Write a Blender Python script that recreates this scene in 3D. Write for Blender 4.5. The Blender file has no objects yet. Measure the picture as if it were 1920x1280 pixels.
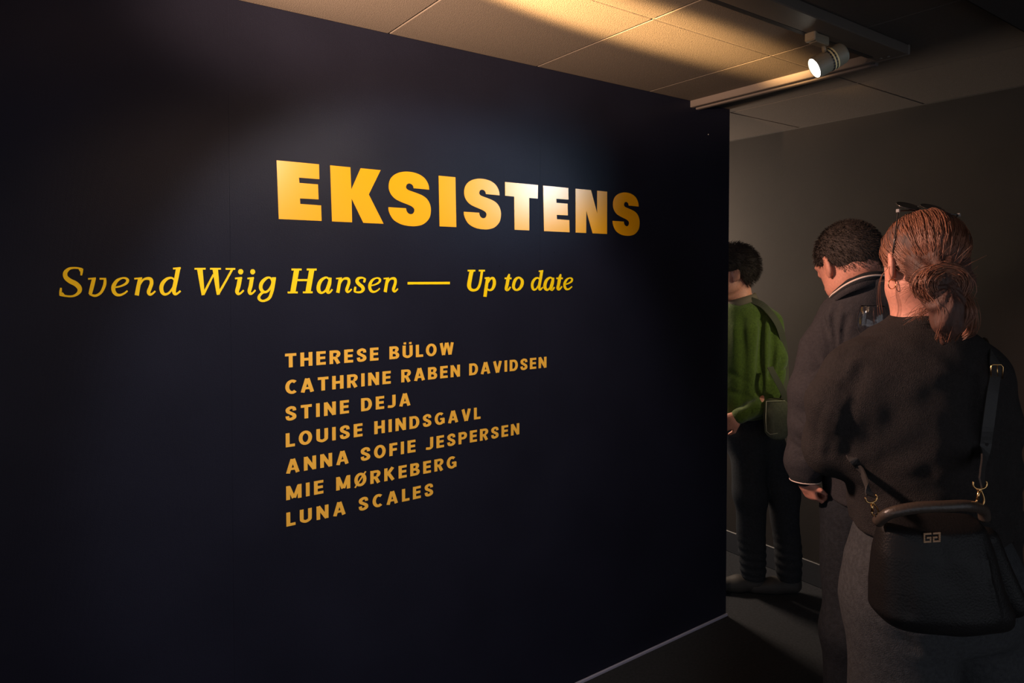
import bpy, bmesh, math, random
import numpy as np
from mathutils import Vector, Matrix
random.seed(7); rng = np.random.default_rng(7)
C = bpy.context.scene.collection
PI = math.pi

# ------------------------------------------------------------------ camera
FPX, PPY, TILT, YAW, EYE = 1270.0, 543.0, math.radians(1.4), math.radians(35.4), 1.6
FW = np.array([math.sin(YAW)*math.cos(TILT), math.cos(YAW)*math.cos(TILT), -math.sin(TILT)])
RT = np.array([math.cos(YAW), -math.sin(YAW), 0.0]); UP = np.cross(RT, FW)
FH = np.array([math.sin(YAW), math.cos(YAW), 0.0])
CAM = np.array([0, 0, EYE])
cd = bpy.data.cameras.new('camera'); cam = bpy.data.objects.new('camera', cd); C.objects.link(cam)
cam.location = CAM; cam.rotation_euler = (PI/2-TILT, 0, -YAW)
cd.sensor_width = 36; cd.lens = FPX/1920*36; cd.shift_y = -(640-PPY)/1920; cd.clip_start = 0.02
bpy.context.scene.camera = cam

# ------------------------------------------------------------------ light and exposure
vs = bpy.context.scene.view_settings
vs.view_transform = 'Standard'; vs.look = 'None'; vs.gamma = 1; vs.use_curve_mapping = False; vs.exposure = 0
w = bpy.data.worlds.new('dim_room'); bpy.context.scene.world = w; w.use_nodes = True
w.node_tree.nodes['Background'].inputs[0].default_value = (0.85, 0.90, 1.0, 1)
w.node_tree.nodes['Background'].inputs[1].default_value = 0.55

def spot(name, loc, target, power, col, angle, blend=0.5, size=0.03):
    l = bpy.data.lights.new(name, 'SPOT'); l.energy = power; l.color = col
    l.spot_size = math.radians(angle); l.spot_blend = blend; l.shadow_soft_size = size
    o = bpy.data.objects.new(name, l); C.objects.link(o); o.location = loc
    o.rotation_euler = (Vector(target)-Vector(loc)).to_track_quat('-Z', 'Y').to_euler(); return o
def area(name, loc, target, power, col, sx, sy):
    l = bpy.data.lights.new(name, 'AREA'); l.shape = 'RECTANGLE'; l.size = sx; l.size_y = sy; l.energy = power; l.color = col
    o = bpy.data.objects.new(name, l); C.objects.link(o); o.location = loc
    o.rotation_euler = (Vector(target)-Vector(loc)).to_track_quat('-Z', 'Y').to_euler(); return o

# the lit lamp in view, and its unseen neighbour further along the same ceiling track
spot('track_beam', (1.86, 1.30, 2.20), (1.25, 1.97, 1.45), 4, (1, .86, .72), 80, 0.7, 0.035)
spot('track_beam', (0.72, 0.80, 2.16), (1.03, 1.97, 1.32), 42, (1, .95, .90), 76, 0.40, 0.04)
spot('track_beam', (0.70, 0.80, 2.16), (0.86, 1.97, 1.15), 26, (1, .60, .30), 96, 0.60, 0.04)  # added wider cone for the orange fringe of the beam above
# unseen cool spot added high on the right for the gleam on the last letters
spot('gleam_fill', (2.80, 0.35, 2.22), (1.42, 1.97, 1.95), 95, (.48, .78, 1), 20, 0.9, 0.16)
# warm uplights outside the frame on the left washing the ceiling
spot('ceiling_wash', (-0.30, 1.45, 2.02), (1.50, 1.47, 2.38), 6600, (1, .56, .20), 11, 0.9, 0.03)
spot('ceiling_wash', (-0.90, 1.2, 1.70), (0.38, 1.50, 2.36), 1500, (1, .62, .38), 42, 1.0, 0.05)
# unseen spots added for the visitors, and light spilling from behind the title wall
spot('visitor_fill', (0.30, 1.78, 2.20), (1.80, .80, 1.25), 190, (1, .64, .50), 50, 0.8, 0.08)  # added rim light on the left sides of the visitors
area('next_room', (2.75, 3.5, 1.75), (3.25, 2.45, 1.35), 50, (1, .76, .56), .5, .5)
spot('sleeve_fill', (2.95, 0.1, 2.2), (3.06, 2.05, 1.25), 110, (1, .90, .60), 26, 0.9, 0.08)  # added to brighten the right side of the green sweater

# ------------------------------------------------------------------ helpers
def plane_pt(x, y, ax, v):
    r = FW+RT*(x-960)/FPX-UP*(y-PPY)/FPX
    return CAM+r*(v-CAM[ax])/r[ax]
def at(x, y, d):
    return CAM+(FW+RT*(x-960)/FPX-UP*(y-PPY)/FPX)*d
def L(x, y, d):                       # pixel + depth -> local frame (right, away, up)
    p = at(x, y, d); return np.array([p@RT, p@FH, p[2]])
def toW(P):
    P = np.asarray(P, float).reshape(-1, 3); return P[:, :1]*RT+P[:, 1:2]*FH+P[:, 2:]*np.array([0, 0, 1.0])

MATS = {}
def mat(name, col, rough=.6, metal=0, bump=0, scale=60, spec=.5, var=0, sheen=0, coat=0, stretch=None, trans=0, emis=None, strength=0, detail=4, aniso=0):
    if name in MATS: return MATS[name]
    m = bpy.data.materials.new(name); m.use_nodes = True; nt = m.node_tree; b = nt.nodes['Principled BSDF']
    b.inputs['Base Color'].default_value = (*col, 1); b.inputs['Roughness'].default_value = rough
    b.inputs['Metallic'].default_value = metal; b.inputs['Specular IOR Level'].default_value = spec
    b.inputs['Sheen Weight'].default_value = sheen; b.inputs['Coat Weight'].default_value = coat
    b.inputs['Transmission Weight'].default_value = trans; b.inputs['Anisotropic'].default_value = aniso
    if emis: b.inputs['Emission Color'].default_value = (*emis, 1); b.inputs['Emission Strength'].default_value = strength
    if bump or var:
        tc = nt.nodes.new('ShaderNodeTexCoord'); mp = nt.nodes.new('ShaderNodeMapping')
        nt.links.new(tc.outputs['Object'], mp.inputs[0])
        if stretch: mp.inputs['Scale'].default_value = stretch
        n = nt.nodes.new('ShaderNodeTexNoise'); n.inputs['Scale'].default_value = scale; n.inputs['Detail'].default_value = detail
        nt.links.new(mp.outputs[0], n.inputs[0])
        if bump:
            bp = nt.nodes.new('ShaderNodeBump'); bp.inputs['Strength'].default_value = bump; bp.inputs['Distance'].default_value = .004
            nt.links.new(n.outputs[0], bp.inputs['Height']); nt.links.new(bp.outputs[0], b.inputs['Normal'])
        if var:
            n2 = nt.nodes.new('ShaderNodeTexNoise'); n2.inputs['Scale'].default_value = scale*.3; n2.inputs['Detail'].default_value = 6
            nt.links.new(mp.outputs[0], n2.inputs[0])
            r = nt.nodes.new('ShaderNodeValToRGB'); r.color_ramp.elements[0].position = .3; r.color_ramp.elements[1].position = .7
            r.color_ramp.elements[0].color = (*[c*(1-var) for c in col], 1); r.color_ramp.elements[1].color = (*[min(1, c*(1+var)) for c in col], 1)
            nt.links.new(n2.outputs[0], r.inputs[0]); nt.links.new(r.outputs[0], b.inputs['Base Color'])
    MATS[name] = m; return m

def mesh_obj(name, V, F, m=None, parent=None, smooth=False):
    me = bpy.data.meshes.new(name); me.from_pydata([tuple(map(float, v)) for v in V], [], [tuple(map(int, f)) for f in F]); me.update()
    if smooth: me.polygons.foreach_set('use_smooth', [True]*len(me.polygons))
    o = bpy.data.objects.new(name, me); C.objects.link(o)
    if m: me.materials.append(m)
    if parent: o.parent = parent; o.matrix_parent_inverse = Matrix.Translation(-Vector(parent.location)) if parent.type == 'EMPTY' else Matrix()
    return o
def bm_obj(name, bm, m=None, parent=None, smooth=False):
    bmesh.ops.recalc_face_normals(bm, faces=bm.faces)
    me = bpy.data.meshes.new(name); bm.to_mesh(me); bm.free()
    if smooth: me.polygons.foreach_set('use_smooth', [True]*len(me.polygons))
    o = bpy.data.objects.new(name, me); C.objects.link(o)
    if m: me.materials.append(m)
    if parent: o.parent = parent; o.matrix_parent_inverse = Matrix.Translation(-Vector(parent.location)) if parent.type == 'EMPTY' else Matrix()
    return o
def tag(o, label=None, cat=None, group=None, kind=None):
    for k, v in (('label', label), ('category', cat), ('group', group), ('kind', kind)):
        if v: o[k] = v
    return o
def empty(name, loc):
    o = bpy.data.objects.new(name, None); C.objects.link(o); o.location = tuple(map(float, loc)); o.empty_display_size = .05; return o
def box_bm(x0, x1, y0, y1, z0, z1, bev=0, bm=None, seg=1):
    bm2 = bmesh.new(); bmesh.ops.create_cube(bm2, size=1)
    for v in bm2.verts: v.co = Vector((x0+(v.co.x+.5)*(x1-x0), y0+(v.co.y+.5)*(y1-y0), z0+(v.co.z+.5)*(z1-z0)))
    if bev: bmesh.ops.bevel(bm2, geom=list(bm2.edges), offset=bev, segments=seg, affect='EDGES')
    if bm is None: return bm2
    me = bpy.data.meshes.new('t'); bm2.to_mesh(me); bm.from_mesh(me); bpy.data.meshes.remove(me); bm2.free(); return bm
def lathe_bm(prof, n=32, M=None):
    bm = bmesh.new(); rings = []
    for r, z in prof:
        rings.append([bm.verts.new((r*math.cos(2*PI*k/n), r*math.sin(2*PI*k/n), z)) for k in range(n)] if r > 1e-6 else [bm.verts.new((0, 0, z))])
    for a, b in zip(rings, rings[1:]):
        for k in range(n):
            k2 = (k+1) % n
            if len(a) == 1 and len(b) == 1: continue
            if len(a) == 1: bm.faces.new((a[0], b[k], b[k2]))
            elif len(b) == 1: bm.faces.new((a[k], a[k2], b[0]))
            else: bm.faces.new((a[k], a[k2], b[k2], b[k]))
    if M is not None: bm.transform(M)
    return bm
def tubes(paths, radii, sides=5):     # world-space polylines -> V, F
    V = []; F = []
    for P, R in zip(paths, radii):
        P = np.asarray(P, float); n = len(P)
        R = np.full(n, R) if np.isscalar(R) else np.asarray(R)
        T = np.gradient(P, axis=0); T /= np.linalg.norm(T, axis=1)[:, None]+1e-12
        ref = np.array([0.31, 0.2, 0.93]) if abs(T[0][2]) < .8 else np.array([1, .1, .05])
        N = np.cross(T, ref); N /= np.linalg.norm(N, axis=1)[:, None]+1e-12; B = np.cross(T, N)
        base = len(V)
        for i in range(n):
            for k in range(sides):
                a = 2*PI*k/sides; V.append(P[i]+R[i]*(N[i]*math.cos(a)+B[i]*math.sin(a)))
        for i in range(n-1):
            for k in range(sides):
                k2 = (k+1) % sides; F.append((base+i*sides+k, base+i*sides+k2, base+(i+1)*sides+k2, base+(i+1)*sides+k))
        F.append(tuple(base+k for k in range(sides))[::-1]); F.append(tuple(base+(n-1)*sides+k for k in range(sides)))
    return V, F
def catmull(P, n=8, closed=False):
    P = np.asarray(P, float); out = []
    m = len(P); rngi = range(m if closed else m-1)
    for i in rngi:
        g = (lambda k: P[k % m]) if closed else (lambda k: P[min(max(k, 0), m-1)])
        p0, p1, p2, p3 = g(i-1), g(i), g(i+1), g(i+2)
        for t in np.arange(n)/n:
            out.append(.5*((2*p1)+(-p0+p2)*t+(2*p0-5*p1+4*p2-p3)*t*t+(-p0+3*p1-3*p2+p3)*t**3))
    if not closed: out.append(P[-1])
    return np.array(out)

# ------------------------------------------------------------------ setting
D, ZC, WX = 1.972, 2.352, 3.262
navy = bpy.data.materials.new('navy_wall_paint'); navy.use_nodes = True
def make_wall_mat(m, col, rough, spec, crease):
    nt = m.node_tree; b = nt.nodes['Principled BSDF']
    tc = nt.nodes.new('ShaderNodeTexCoord')
    b.inputs['Roughness'].default_value = rough; b.inputs['Specular IOR Level'].default_value = spec
    n1 = nt.nodes.new('ShaderNodeTexNoise'); n1.inputs['Scale'].default_value = 420; n1.inputs['Detail'].default_value = 3
    n2 = nt.nodes.new('ShaderNodeTexNoise'); n2.inputs['Scale'].default_value = 3.0; n2.inputs['Detail'].default_value = 5
    for n in (n1, n2): nt.links.new(tc.outputs['Object'], n.inputs[0])
    wv = nt.nodes.new('ShaderNodeTexWave'); wv.inputs['Scale'].default_value = 260; wv.inputs['Distortion'].default_value = .6
    mp = nt.nodes.new('ShaderNodeMapping'); mp.inputs['Rotation'].default_value = (0, 0.0, 0)
    nt.links.new(tc.outputs['Object'], mp.inputs[0]); nt.links.new(mp.outputs[0], wv.inputs[0])
    ad = nt.nodes.new('ShaderNodeMath'); ad.operation = 'MULTIPLY_ADD'; ad.inputs[1].default_value = .25
    nt.links.new(wv.outputs[1], ad.inputs[0]); nt.links.new(n1.outputs[0], ad.inputs[2])
    bp = nt.nodes.new('ShaderNodeBump'); bp.inputs['Strength'].default_value = .35; bp.inputs['Distance'].default_value = .0012
    nt.links.new(ad.outputs[0], bp.inputs['Height'])
    bp2 = nt.nodes.new('ShaderNodeBump'); bp2.inputs['Strength'].default_value = crease; bp2.inputs['Distance'].default_value = .02
    nt.links.new(n2.outputs[0], bp2.inputs['Height']); nt.links.new(bp.outputs[0], bp2.inputs['Normal'])
    nt.links.new(bp2.outputs[0], b.inputs['Normal'])
    r = nt.nodes.new('ShaderNodeValToRGB'); r.color_ramp.elements[0].position = .3; r.color_ramp.elements[1].position = .7
    r.color_ramp.elements[0].color = (*[c*.88 for c in col], 1); r.color_ramp.elements[1].color = (*[c*1.12 for c in col], 1)
    nt.links.new(n2.outputs[0], r.inputs[0]); nt.links.new(r.outputs[0], b.inputs['Base Color'])
make_wall_mat(navy, (.0118, .0130, .0250), .36, .07, .05)
brownwall = bpy.data.materials.new('dark_brown_grey_wall'); brownwall.use_nodes = True
make_wall_mat(brownwall, (.026, .0215, .0185), .75, .25, .06)
floor_m = mat('dark_carpet', (.024, .026, .031), .9, bump=.5, scale=300, spec=.15, var=.2)
tile_m = mat('ceiling_tile_grey', (.095, .082, .074), .85, bump=.35, scale=260, spec=.2, var=.05)
grid_m = mat('ceiling_grid_metal', (.17, .15, .13), .35, spec=.6)
black_m = mat('black_trim', (.022, .023, .027), .5)
skirt_m = mat('skirting_dark', (.03, .03, .033), .5)

floor = tag(bm_obj('floor', box_bm(-3.2, WX+.1, -2.6, 5.4, -.08, 0), floor_m), kind='structure')
# the title wall: board panels with fine open joints on a core
wall = tag(bm_obj('wall_title', box_bm(-1.75, 2.615, D+.012, D+.13, 0, ZC), mat('wall_core', (.02, .02, .025), .8)), kind='structure')
xs = [-1.72, -.630, .449, 1.5275, 2.6285]
for a, b in zip(xs, xs[1:]):
    bm_obj('wall_panel', box_bm(a+.0001, b-.0001, D, D+.012, .012, ZC-.001, .0002), navy, wall)
bm_obj('wall_end_panel', box_bm(2.615, 2.6285, D+.012, D+.13, .012, ZC-.001, .0008), navy, wall)
tag(bm_obj('baseboard_title', box_bm(-1.72, 2.632, D-.009, D, 0, .012, .002), mat('pale_floor_seal', (.30, .30, .42), .4)), kind='structure')
tag(bm_obj('wall_passage', box_bm(WX, WX+.12, -2.6, 5.4, 0, ZC+.1), brownwall), kind='structure')
tag(bm_obj('baseboard_passage', box_bm(WX-.014, WX, -2.6, 5.4, 0, .12, .003), skirt_m), kind='structure')

# ceiling: slab, single tiles, grid bars
TX = [1.515+.586*k for k in range(-6, 3)]+[WX]; TY = [1.41+.6*k for k in range(-4, 7)]
ceil = tag(bm_obj('ceiling', box_bm(-3.2, WX+.1, -2.6, 5.4, ZC+.03, ZC+.12), mat('plenum', (.05, .05, .05), .9)), kind='structure')
protos = {}
for i in range(len(TX)-1):
    for j in range(len(TY)-1):
        sx, sy = TX[i+1]-TX[i]-.004, TY[j+1]-TY[j]-.004
        key = (round(sx, 3), round(sy, 3))
        if key not in protos:
            bm = box_bm(-sx/2, sx/2, -sy/2, sy/2, 0, .02, .0025, seg=1); me = bpy.data.meshes.new('ceiling_tile'); bm.to_mesh(me); bm.free()
            me.materials.append(tile_m); protos[key] = me
        o = bpy.data.objects.new('ceiling_tile', protos[key]); C.objects.link(o); o.parent = ceil
        o.location = ((TX[i]+TX[i+1])/2, (TY[j]+TY[j+1])/2, ZC+random.uniform(0, .0006))
for x in TX[:-1]:
    bm_obj('grid_bar', box_bm(x-.006, x+.006, TY[0], TY[-1], ZC+.0035, ZC+.012), grid_m, ceil)
for y in TY:
    bm_obj('grid_bar', box_bm(TX[0], WX, y-.006, y+.006, ZC+.0030, ZC+.012), grid_m, ceil)
bm_obj('wall_angle', box_bm(WX-.012, WX, TY[0], TY[-1], ZC-.003, ZC+.0), mat('angle_dark', (.05, .045, .04), .6), ceil)
# pale rail running away from the viewer, with a groove and a lip
rail = empty('ceiling_rail', (2.40, 1.6, ZC))
tag(rail, 'long pale ceiling rail with a dark groove, running from track to navy wall', 'rail')
rw = mat('rail_white', (.12, .102, .098), .5)
bm_obj('rail_body', box_bm(2.355, 2.375, 1.155, 3.6, ZC-.030, ZC, .002), rw, rail)
bm_obj('rail_groove', box_bm(2.375, 2.392, 1.160, 3.6, ZC-.020, ZC, .001), black_m, rail)
bm_obj('rail_lip', box_bm(2.392, 2.412, 1.195, 3.6, ZC-.034, ZC, .002), rw, rail)
tag(bm_obj('ceiling_bulkhead', box_bm(1.2, WX, -1.6, .76, ZC-.05, ZC+.002, .004), mat('bulkhead_dark', (.03, .03, .033), .7)), kind='structure')

# ------------------------------------------------------------------ track and spotlights
track = empty('ceiling_track', (1.2, 1.15, ZC))
tag(track, 'pale ceiling track carrying the lit spotlight, with a black power slot', 'track')
tm = mat('track_white', (.11, .094, .082), .5)
TZ = ZC-.032
bm_obj('track_body', box_bm(-1.2, 2.36, 1.075, 1.175, TZ, ZC, .003), tm, track)
bm_obj('track_slot', box_bm(-1.2, 2.30, 1.158, 1.1745, TZ-.0012, TZ+.004), black_m, track)
bm_obj('track_slot', box_bm(-1.2, 2.30, 1.1745, 1.1765, TZ+.004, TZ+.018), black_m, track)
bm_obj('end_cap', box_bm(2.36, 2.372, 1.072, 1.178, TZ-.002, ZC, .003), tm, track)
for k in range(2):
    bm_obj('end_screw', lathe_bm([(0, -.003), (.005, -.002), (.005, 0)], 10, Matrix.Translation((2.335, 1.125+.025*k, TZ))), grid_m, track)

lamp_m = mat('spotlight_shell', (.24, .19, .13), .45, spec=.5)
def spotlight(top, head, aim, label, r=.034, ln=.100):
    root = empty('track_spotlight', (top[0], top[1], TZ)); tag(root, label, 'spotlight')
    x, y, z = top
    bm_obj('adapter', box_bm(x-.035, x+.035, y-.014, y+.014, TZ-.028, TZ, .003), lamp_m, root)
    bm_obj('adapter_latch', box_bm(x-.05, x-.034, y-.017, y+.017, TZ-.026, TZ+.002, .003), lamp_m, root)
    h = Vector(head); d = Vector(aim).normalized()
    V, F = tubes([[(x+.026, y, TZ-.026), (x+.03, y, TZ-.04), (h.x, h.y, h.z+r*.8)]], [.0065], 10)
    mesh_obj('stem', V, F, lamp_m, root, True)
    M = Matrix.Translation(h) @ d.to_track_quat('Z', 'Y').to_matrix().to_4x4()
    prof = [(0, -ln*.5), (r*.86, -ln*.5), (r*.97, -ln*.44), (r, -ln*.3), (r, ln*.5), (r*.92, ln*.5), (r*.90, ln*.44), (0, ln*.43)]
    bm_obj('lamp_head', lathe_bm(prof, 40, M), lamp_m, root, False)
    for q in (-.12, -.02):
        bm_obj('vent_ring', lathe_bm([(r*1.0, ln*(q-.025)), (r*1.05, ln*(q-.02)), (r*1.05, ln*(q+.02)), (r*1.0, ln*(q+.025))], 40, M), mat('vent_pale', (.95, .72, .36), .35), root)
    bm = bmesh.new()
    for q in (-.07, .03):
        for k in range(22):
            a = 2*PI*k/22
            M2 = M @ Matrix.Rotation(a, 4, 'Z') @ Matrix.Translation((r*1.0, 0, ln*q))
            b2 = box_bm(-.0008, .0012, -.0032, .0032, -.0022, .0022); b2.transform(M2)
            me = bpy.data.meshes.new('t'); b2.to_mesh(me); bm.from_mesh(me); b2.free(); bpy.data.meshes.remove(me)
    s = bm_obj('vent_slots', bm, black_m, root); s['kind'] = 'stuff'
    bm_obj('lens', lathe_bm([(0, ln*.47), (r*.90, ln*.46)], 40, M), mat('lamp_glow', (1, 1, 1), .4, emis=(1, .93, .80), strength=14), root)
    return root
hd = at(1554, 113, 2.10); tp = plane_pt(1556, 68, 2, TZ-.012)
spotlight((tp[0], 1.150, TZ), hd, (-.72, .58, -.50), 'lit cylindrical cream spotlight with a glowing lens hanging from the ceiling track')

# ------------------------------------------------------------------ lettering
gold = mat('title_vinyl', (.96, .44, .002), .26, spec=.5, bump=.04, scale=9, detail=5)
yel = mat('subtitle_vinyl', (1.0, .70, .001), .42, spec=.25)
gold2 = mat('names_vinyl', (.97, .53, .065), .40, spec=.45)
TH = .0012
def wallpt(x, y): p = plane_pt(x, y, 1, D); return np.array([p[0], p[2]])
def poly_letter(name, pts, m, parent):
    bm = bmesh.new()
    vs_ = [bm.verts.new((p[0], D-TH, p[1])) for p in pts]; f = bm.faces.new(vs_)
    r = bmesh.ops.extrude_face_region(bm, geom=[f])
    for v in r['geom']:
        if isinstance(v, bmesh.types.BMVert): v.co.y = D-.0001
    bmesh.ops.triangulate(bm, faces=[f for f in bm.faces if len(f.verts) > 4])
    return bm_obj(name, bm, m, parent)
def smooth_poly(P, n=4, ang=42):
    P = np.array(P, float); m = len(P); out = []
    d = np.roll(P, -1, 0)-P; a = np.arctan2(d[:, 1], d[:, 0]); turn = np.abs((a-np.roll(a, 1)+PI) % (2*PI)-PI)
    corner = turn > math.radians(ang)
    for i in range(m):
        p1, p2 = P[i], P[(i+1) % m]; p0 = P[i-1] if not corner[i] else p1; p3 = P[(i+2) % m] if not corner[(i+1) % m] else p2
        if corner[i] and corner[(i+1) % m]: out.append(p1); continue
        for t in np.arange(n)/n: out.append(.5*((2*p1)+(-p0+p2)*t+(2*p0-5*p1+4*p2-p3)*t*t+(-p0+3*p1-3*p2+p3)*t**3))
    return np.array(out)
c1 = lambda P: np.array([wallpt(500+x/5.3333, 280+y/5.3333) for x, y in P])
c2 = lambda P: np.array([wallpt(850+x/5.3333, 310+y/5.3333) for x, y in P])
gE = c1([(98,107),(522,150),(526,298),(322,283),(326,335),(512,350),(518,500),(332,490),(335,545),(543,560),(548,710),(120,686)])
gK = c1([(633,160),(836,183),(845,400),(938,192),(1139,213),(1020,450),(1168,740),(965,728),(848,492),(853,722),(652,712)])
gS = smooth_poly(c1([(1468,388),(1462,365),(1445,347),(1420,341),(1398,352),(1391,375),(1400,395),(1425,410),(1500,437),(1560,463),(1605,500),(1632,550),(1641,605),(1632,670),(1605,715),(1560,750),(1500,766),(1440,767),(1370,757),(1310,733),(1265,700),(1235,655),(1218,610),(1216,577),(1392,588),(1396,610),(1408,632),(1432,647),(1458,643),(1474,622),(1475,598),(1462,580),(1430,560),(1350,528),(1290,498),(1250,460),(1226,415),(1219,370),(1227,315),(1255,270),(1300,240),(1350,226),(1400,222),(1460,229),(1520,248),(1570,280),(1600,318),(1618,360),(1624,403)]))
gI = c1([(1718,270),(1886,288),(1895,775),(1728,767)])
gT = c2([(515,170),(845,202),(843,332),(757,325),(758,653),(611,647),(607,312),(517,303)])
gN = c2([(1221,240),(1375,257),(1437,480),(1437,262),(1536,272),(1535,688),(1392,683),(1328,455),(1326,682),(1222,677)])
ZB, ZT = 1.755, 1.922
def squareup(g):                      # snap near-horizontal corner rows to the common base and cap lines
    g = g.copy()
    for p in g:
        if abs(p[1]-g[:, 1].min()) < .006: p[1] = ZB
        if abs(p[1]-g[:, 1].max()) < .006: p[1] = ZT
    return g
gE, gK, gI, gT, gN = map(squareup, (gE, gK, gI, gT, gN))
def moved(g, left, width=None):
    g = g.copy(); x0 = g[:, 0].min(); s = 1 if width is None else width/(g[:, 0].max()-x0)
    g[:, 0] = left+(g[:, 0]-x0)*s; return g
X2 = lambda px, y=380: wallpt(850+px/5.3333, y)[0]
title = empty('title_lettering', (1.3, D, 1.75))
tag(title, 'large heavy golden-yellow capital lettering reading EKSISTENS across the navy wall', 'lettering')
for g in (gE, gK, gS, gI, moved(gS, X2(103), X2(475)-X2(103)), gT, moved(gE, X2(896), X2(1161)-X2(896)), gN, moved(gS, X2(1593), X2(1862)-X2(1593))):
    poly_letter('letter', g, gold, title)

def strip(bm, P, W, to, closed=False, off=0, square=True):
    P = np.asarray(P, float); W = np.asarray(W, float); n = len(P)
    if closed: T = np.roll(P, -1, 0)-np.roll(P, 1, 0)
    else: T = np.gradient(P, axis=0)
    T = T/(np.linalg.norm(T, axis=1)[:, None]+1e-9); N = np.stack([-T[:, 1], T[:, 0]], 1)
    A = [to(p) for p in P+N*W[:, None]/2]; B = [to(p) for p in P-N*W[:, None]/2]
    y0 = D-TH-off
    va = [bm.verts.new((a[0], y0, a[1])) for a in A]; vb = [bm.verts.new((b[0], y0, b[1])) for b in B]
    wa = [bm.verts.new((a[0], D-.0001, a[1])) for a in A]; wb = [bm.verts.new((b[0], D-.0001, b[1])) for b in B]
    for i in range(n if closed else n-1):
        j = (i+1) % n
        bm.faces.new((va[i], va[j], vb[j], vb[i])); bm.faces.new((va[i], wa[i], wa[j], va[j])); bm.faces.new((vb[i], vb[j], wb[j], wb[i]))
    if not closed:
        bm.faces.new((va[0], vb[0], wb[0], wa[0])); bm.faces.new((va[-1], wa[-1], wb[-1], vb[-1]))
def cs(P, n=6, closed=False):
    P = np.array(P, float); return catmull(P, n, closed) if len(P) > 2 else np.array([P[0], P[1]])
SER = {
'S': (100, [[(415,183,22),(350,172,26),(285,170,28),(220,187,42),(172,240,62),(180,305,66),(240,357,70),(320,398,72),(368,445,70),(380,492,62),(350,540,44),(290,573,30),(220,578,26),(150,569,28),(95,561,22)], [(402,278,24),(408,225,36),(420,180,24)], [(396,215,30),(370,182,20)], [(110,456,24),(104,510,36),(98,568,24)], [(120,530,34),(160,565,20)]]),
'v': (100, [[(500,328,24),(612,318,24)], [(585,322,56),(560,425,58),(530,548,50)], [(520,545,26),(580,568,34),(630,563,36),(690,518,38),(733,430,44),(744,370,42),(742,322,34)], [(665,326,26),(760,326,26)]]),
'e': (100, [[(888,450,24),(970,432,26),(1045,395,36),(1070,348,44),(1038,318,30),(985,318,26),(915,355,44),(868,430,58),(868,500,56),(905,550,46),(960,560,34),(1020,536,28),(1068,498,24)]]),
'n': (100, [[(1165,326,24),(1278,316,24)], [(1248,320,54),(1225,430,58),(1200,565,62)], [(1236,430,22),(1290,345,28),(1350,322,40),(1403,335,50),(1414,390,52),(1395,450,54),(1371,515,54),(1388,550,40),(1422,543,30),(1468,502,24)]]),
'd': (100, [[(1750,350,26),(1705,314,28),(1640,325,40),(1580,380,54),(1554,450,58),(1568,520,52),(1608,550,38),(1665,528,30),(1720,455,28),(1748,380,26)], [(1798,170,64),(1778,280,62),(1755,390,60),(1736,480,60),(1742,533,50),(1772,545,34),(1832,500,24)], [(1722,180,26),(1834,172,28)]]),
'W': (350, [[(112,182,26),(272,182,26)], [(335,182,26),(492,182,26)], [(560,184,26),(698,184,28)], [(188,185,80),(212,370,64),(236,562,44)], [(242,545,34),(385,265,28)], [(410,185,78),(432,370,66),(454,556,44)], [(460,535,34),(560,362,32),(655,190,32)]]),
'i': (350, [[(777,187,30),(777,206,66),(777,225,76),(777,244,66),(777,263,30)], [(695,322,26),(797,312,26)], [(765,318,60),(745,430,60),(724,505,56),(742,543,40),(780,530,28),(820,490,26)]]),
'g': (350, [['c',(1195,310,28),(1140,322,40),(1082,380,52),(1064,445,52),(1082,495,48),(1125,518,36),(1175,495,32),(1216,435,32),(1232,365,32)], [(1225,318,28),(1284,318,30)], [(1262,320,44),(1246,420,46),(1226,510,46),(1190,600,42),(1130,638,34),(1080,643,34),(1042,615,42),(1044,575,40),(1082,532,34),(1130,512,30)]]),
'H': (350, [[(1508,193,28),(1654,193,28)], [(1728,193,28),(1870,193,28)], [(1452,523,28),(1598,523,28)], [(1672,521,28),(1812,521,28)], [(1582,195,74),(1527,520,74)], [(1800,195,74),(1745,520,74)], [(1565,345,30),(1765,345,30)]]),
'a': (850, [[(1426,330,24),(1392,308,26),(1342,345,40),(1318,410,44),(1322,465,42),(1350,486,30),(1385,462,24),(1412,405,24),(1428,345,24)], [(1436,310,30),(1424,385,44),(1406,450,44),(1412,484,34),(1432,478,24),(1454,446,20)]]),
's': (600, [[(645,322,20),(595,310,28),(548,325,42),(532,362,50),(560,403,50),(604,438,50),(620,478,48),(595,512,34),(550,521,28),(494,512,22)], [(632,380,26),(640,350,34),(648,318,24)], [(508,440,26),(502,478,34),(494,518,22)]]),
'U': (850, [[(205,209,26),(315,209,26)], [(365,209,26),(453,209,26)], [(262,212,56),(240,320,56),(225,425,56),(248,478,46),(300,491,36),(350,465,36),(380,400,34),(396,320,34),(411,214,34)]]),
'p': (850, [[(450,318,24),(518,310,24)], [(490,318,42),(474,430,46),(453,585,46)], [(500,380,22),(530,328,28),(568,318,38),(588,360,44),(584,420,44),(558,474,36),(520,490,28),(488,476,24)]]),
't': (850, [[(738,320,26),(836,320,26)], [(806,256,20),(788,318,44),(772,410,44),(759,468,42),(774,490,32),(800,474,24),(822,442,22)]]),
'o': (850, [['c',(945,309,28),(895,335,40),(868,400,42),(868,458,40),(905,487,30),(952,468,38),(986,410,44),(988,350,40)]]),
'-': (600, [[(1260,390,36),(1868,387,36)]]),
}
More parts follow.
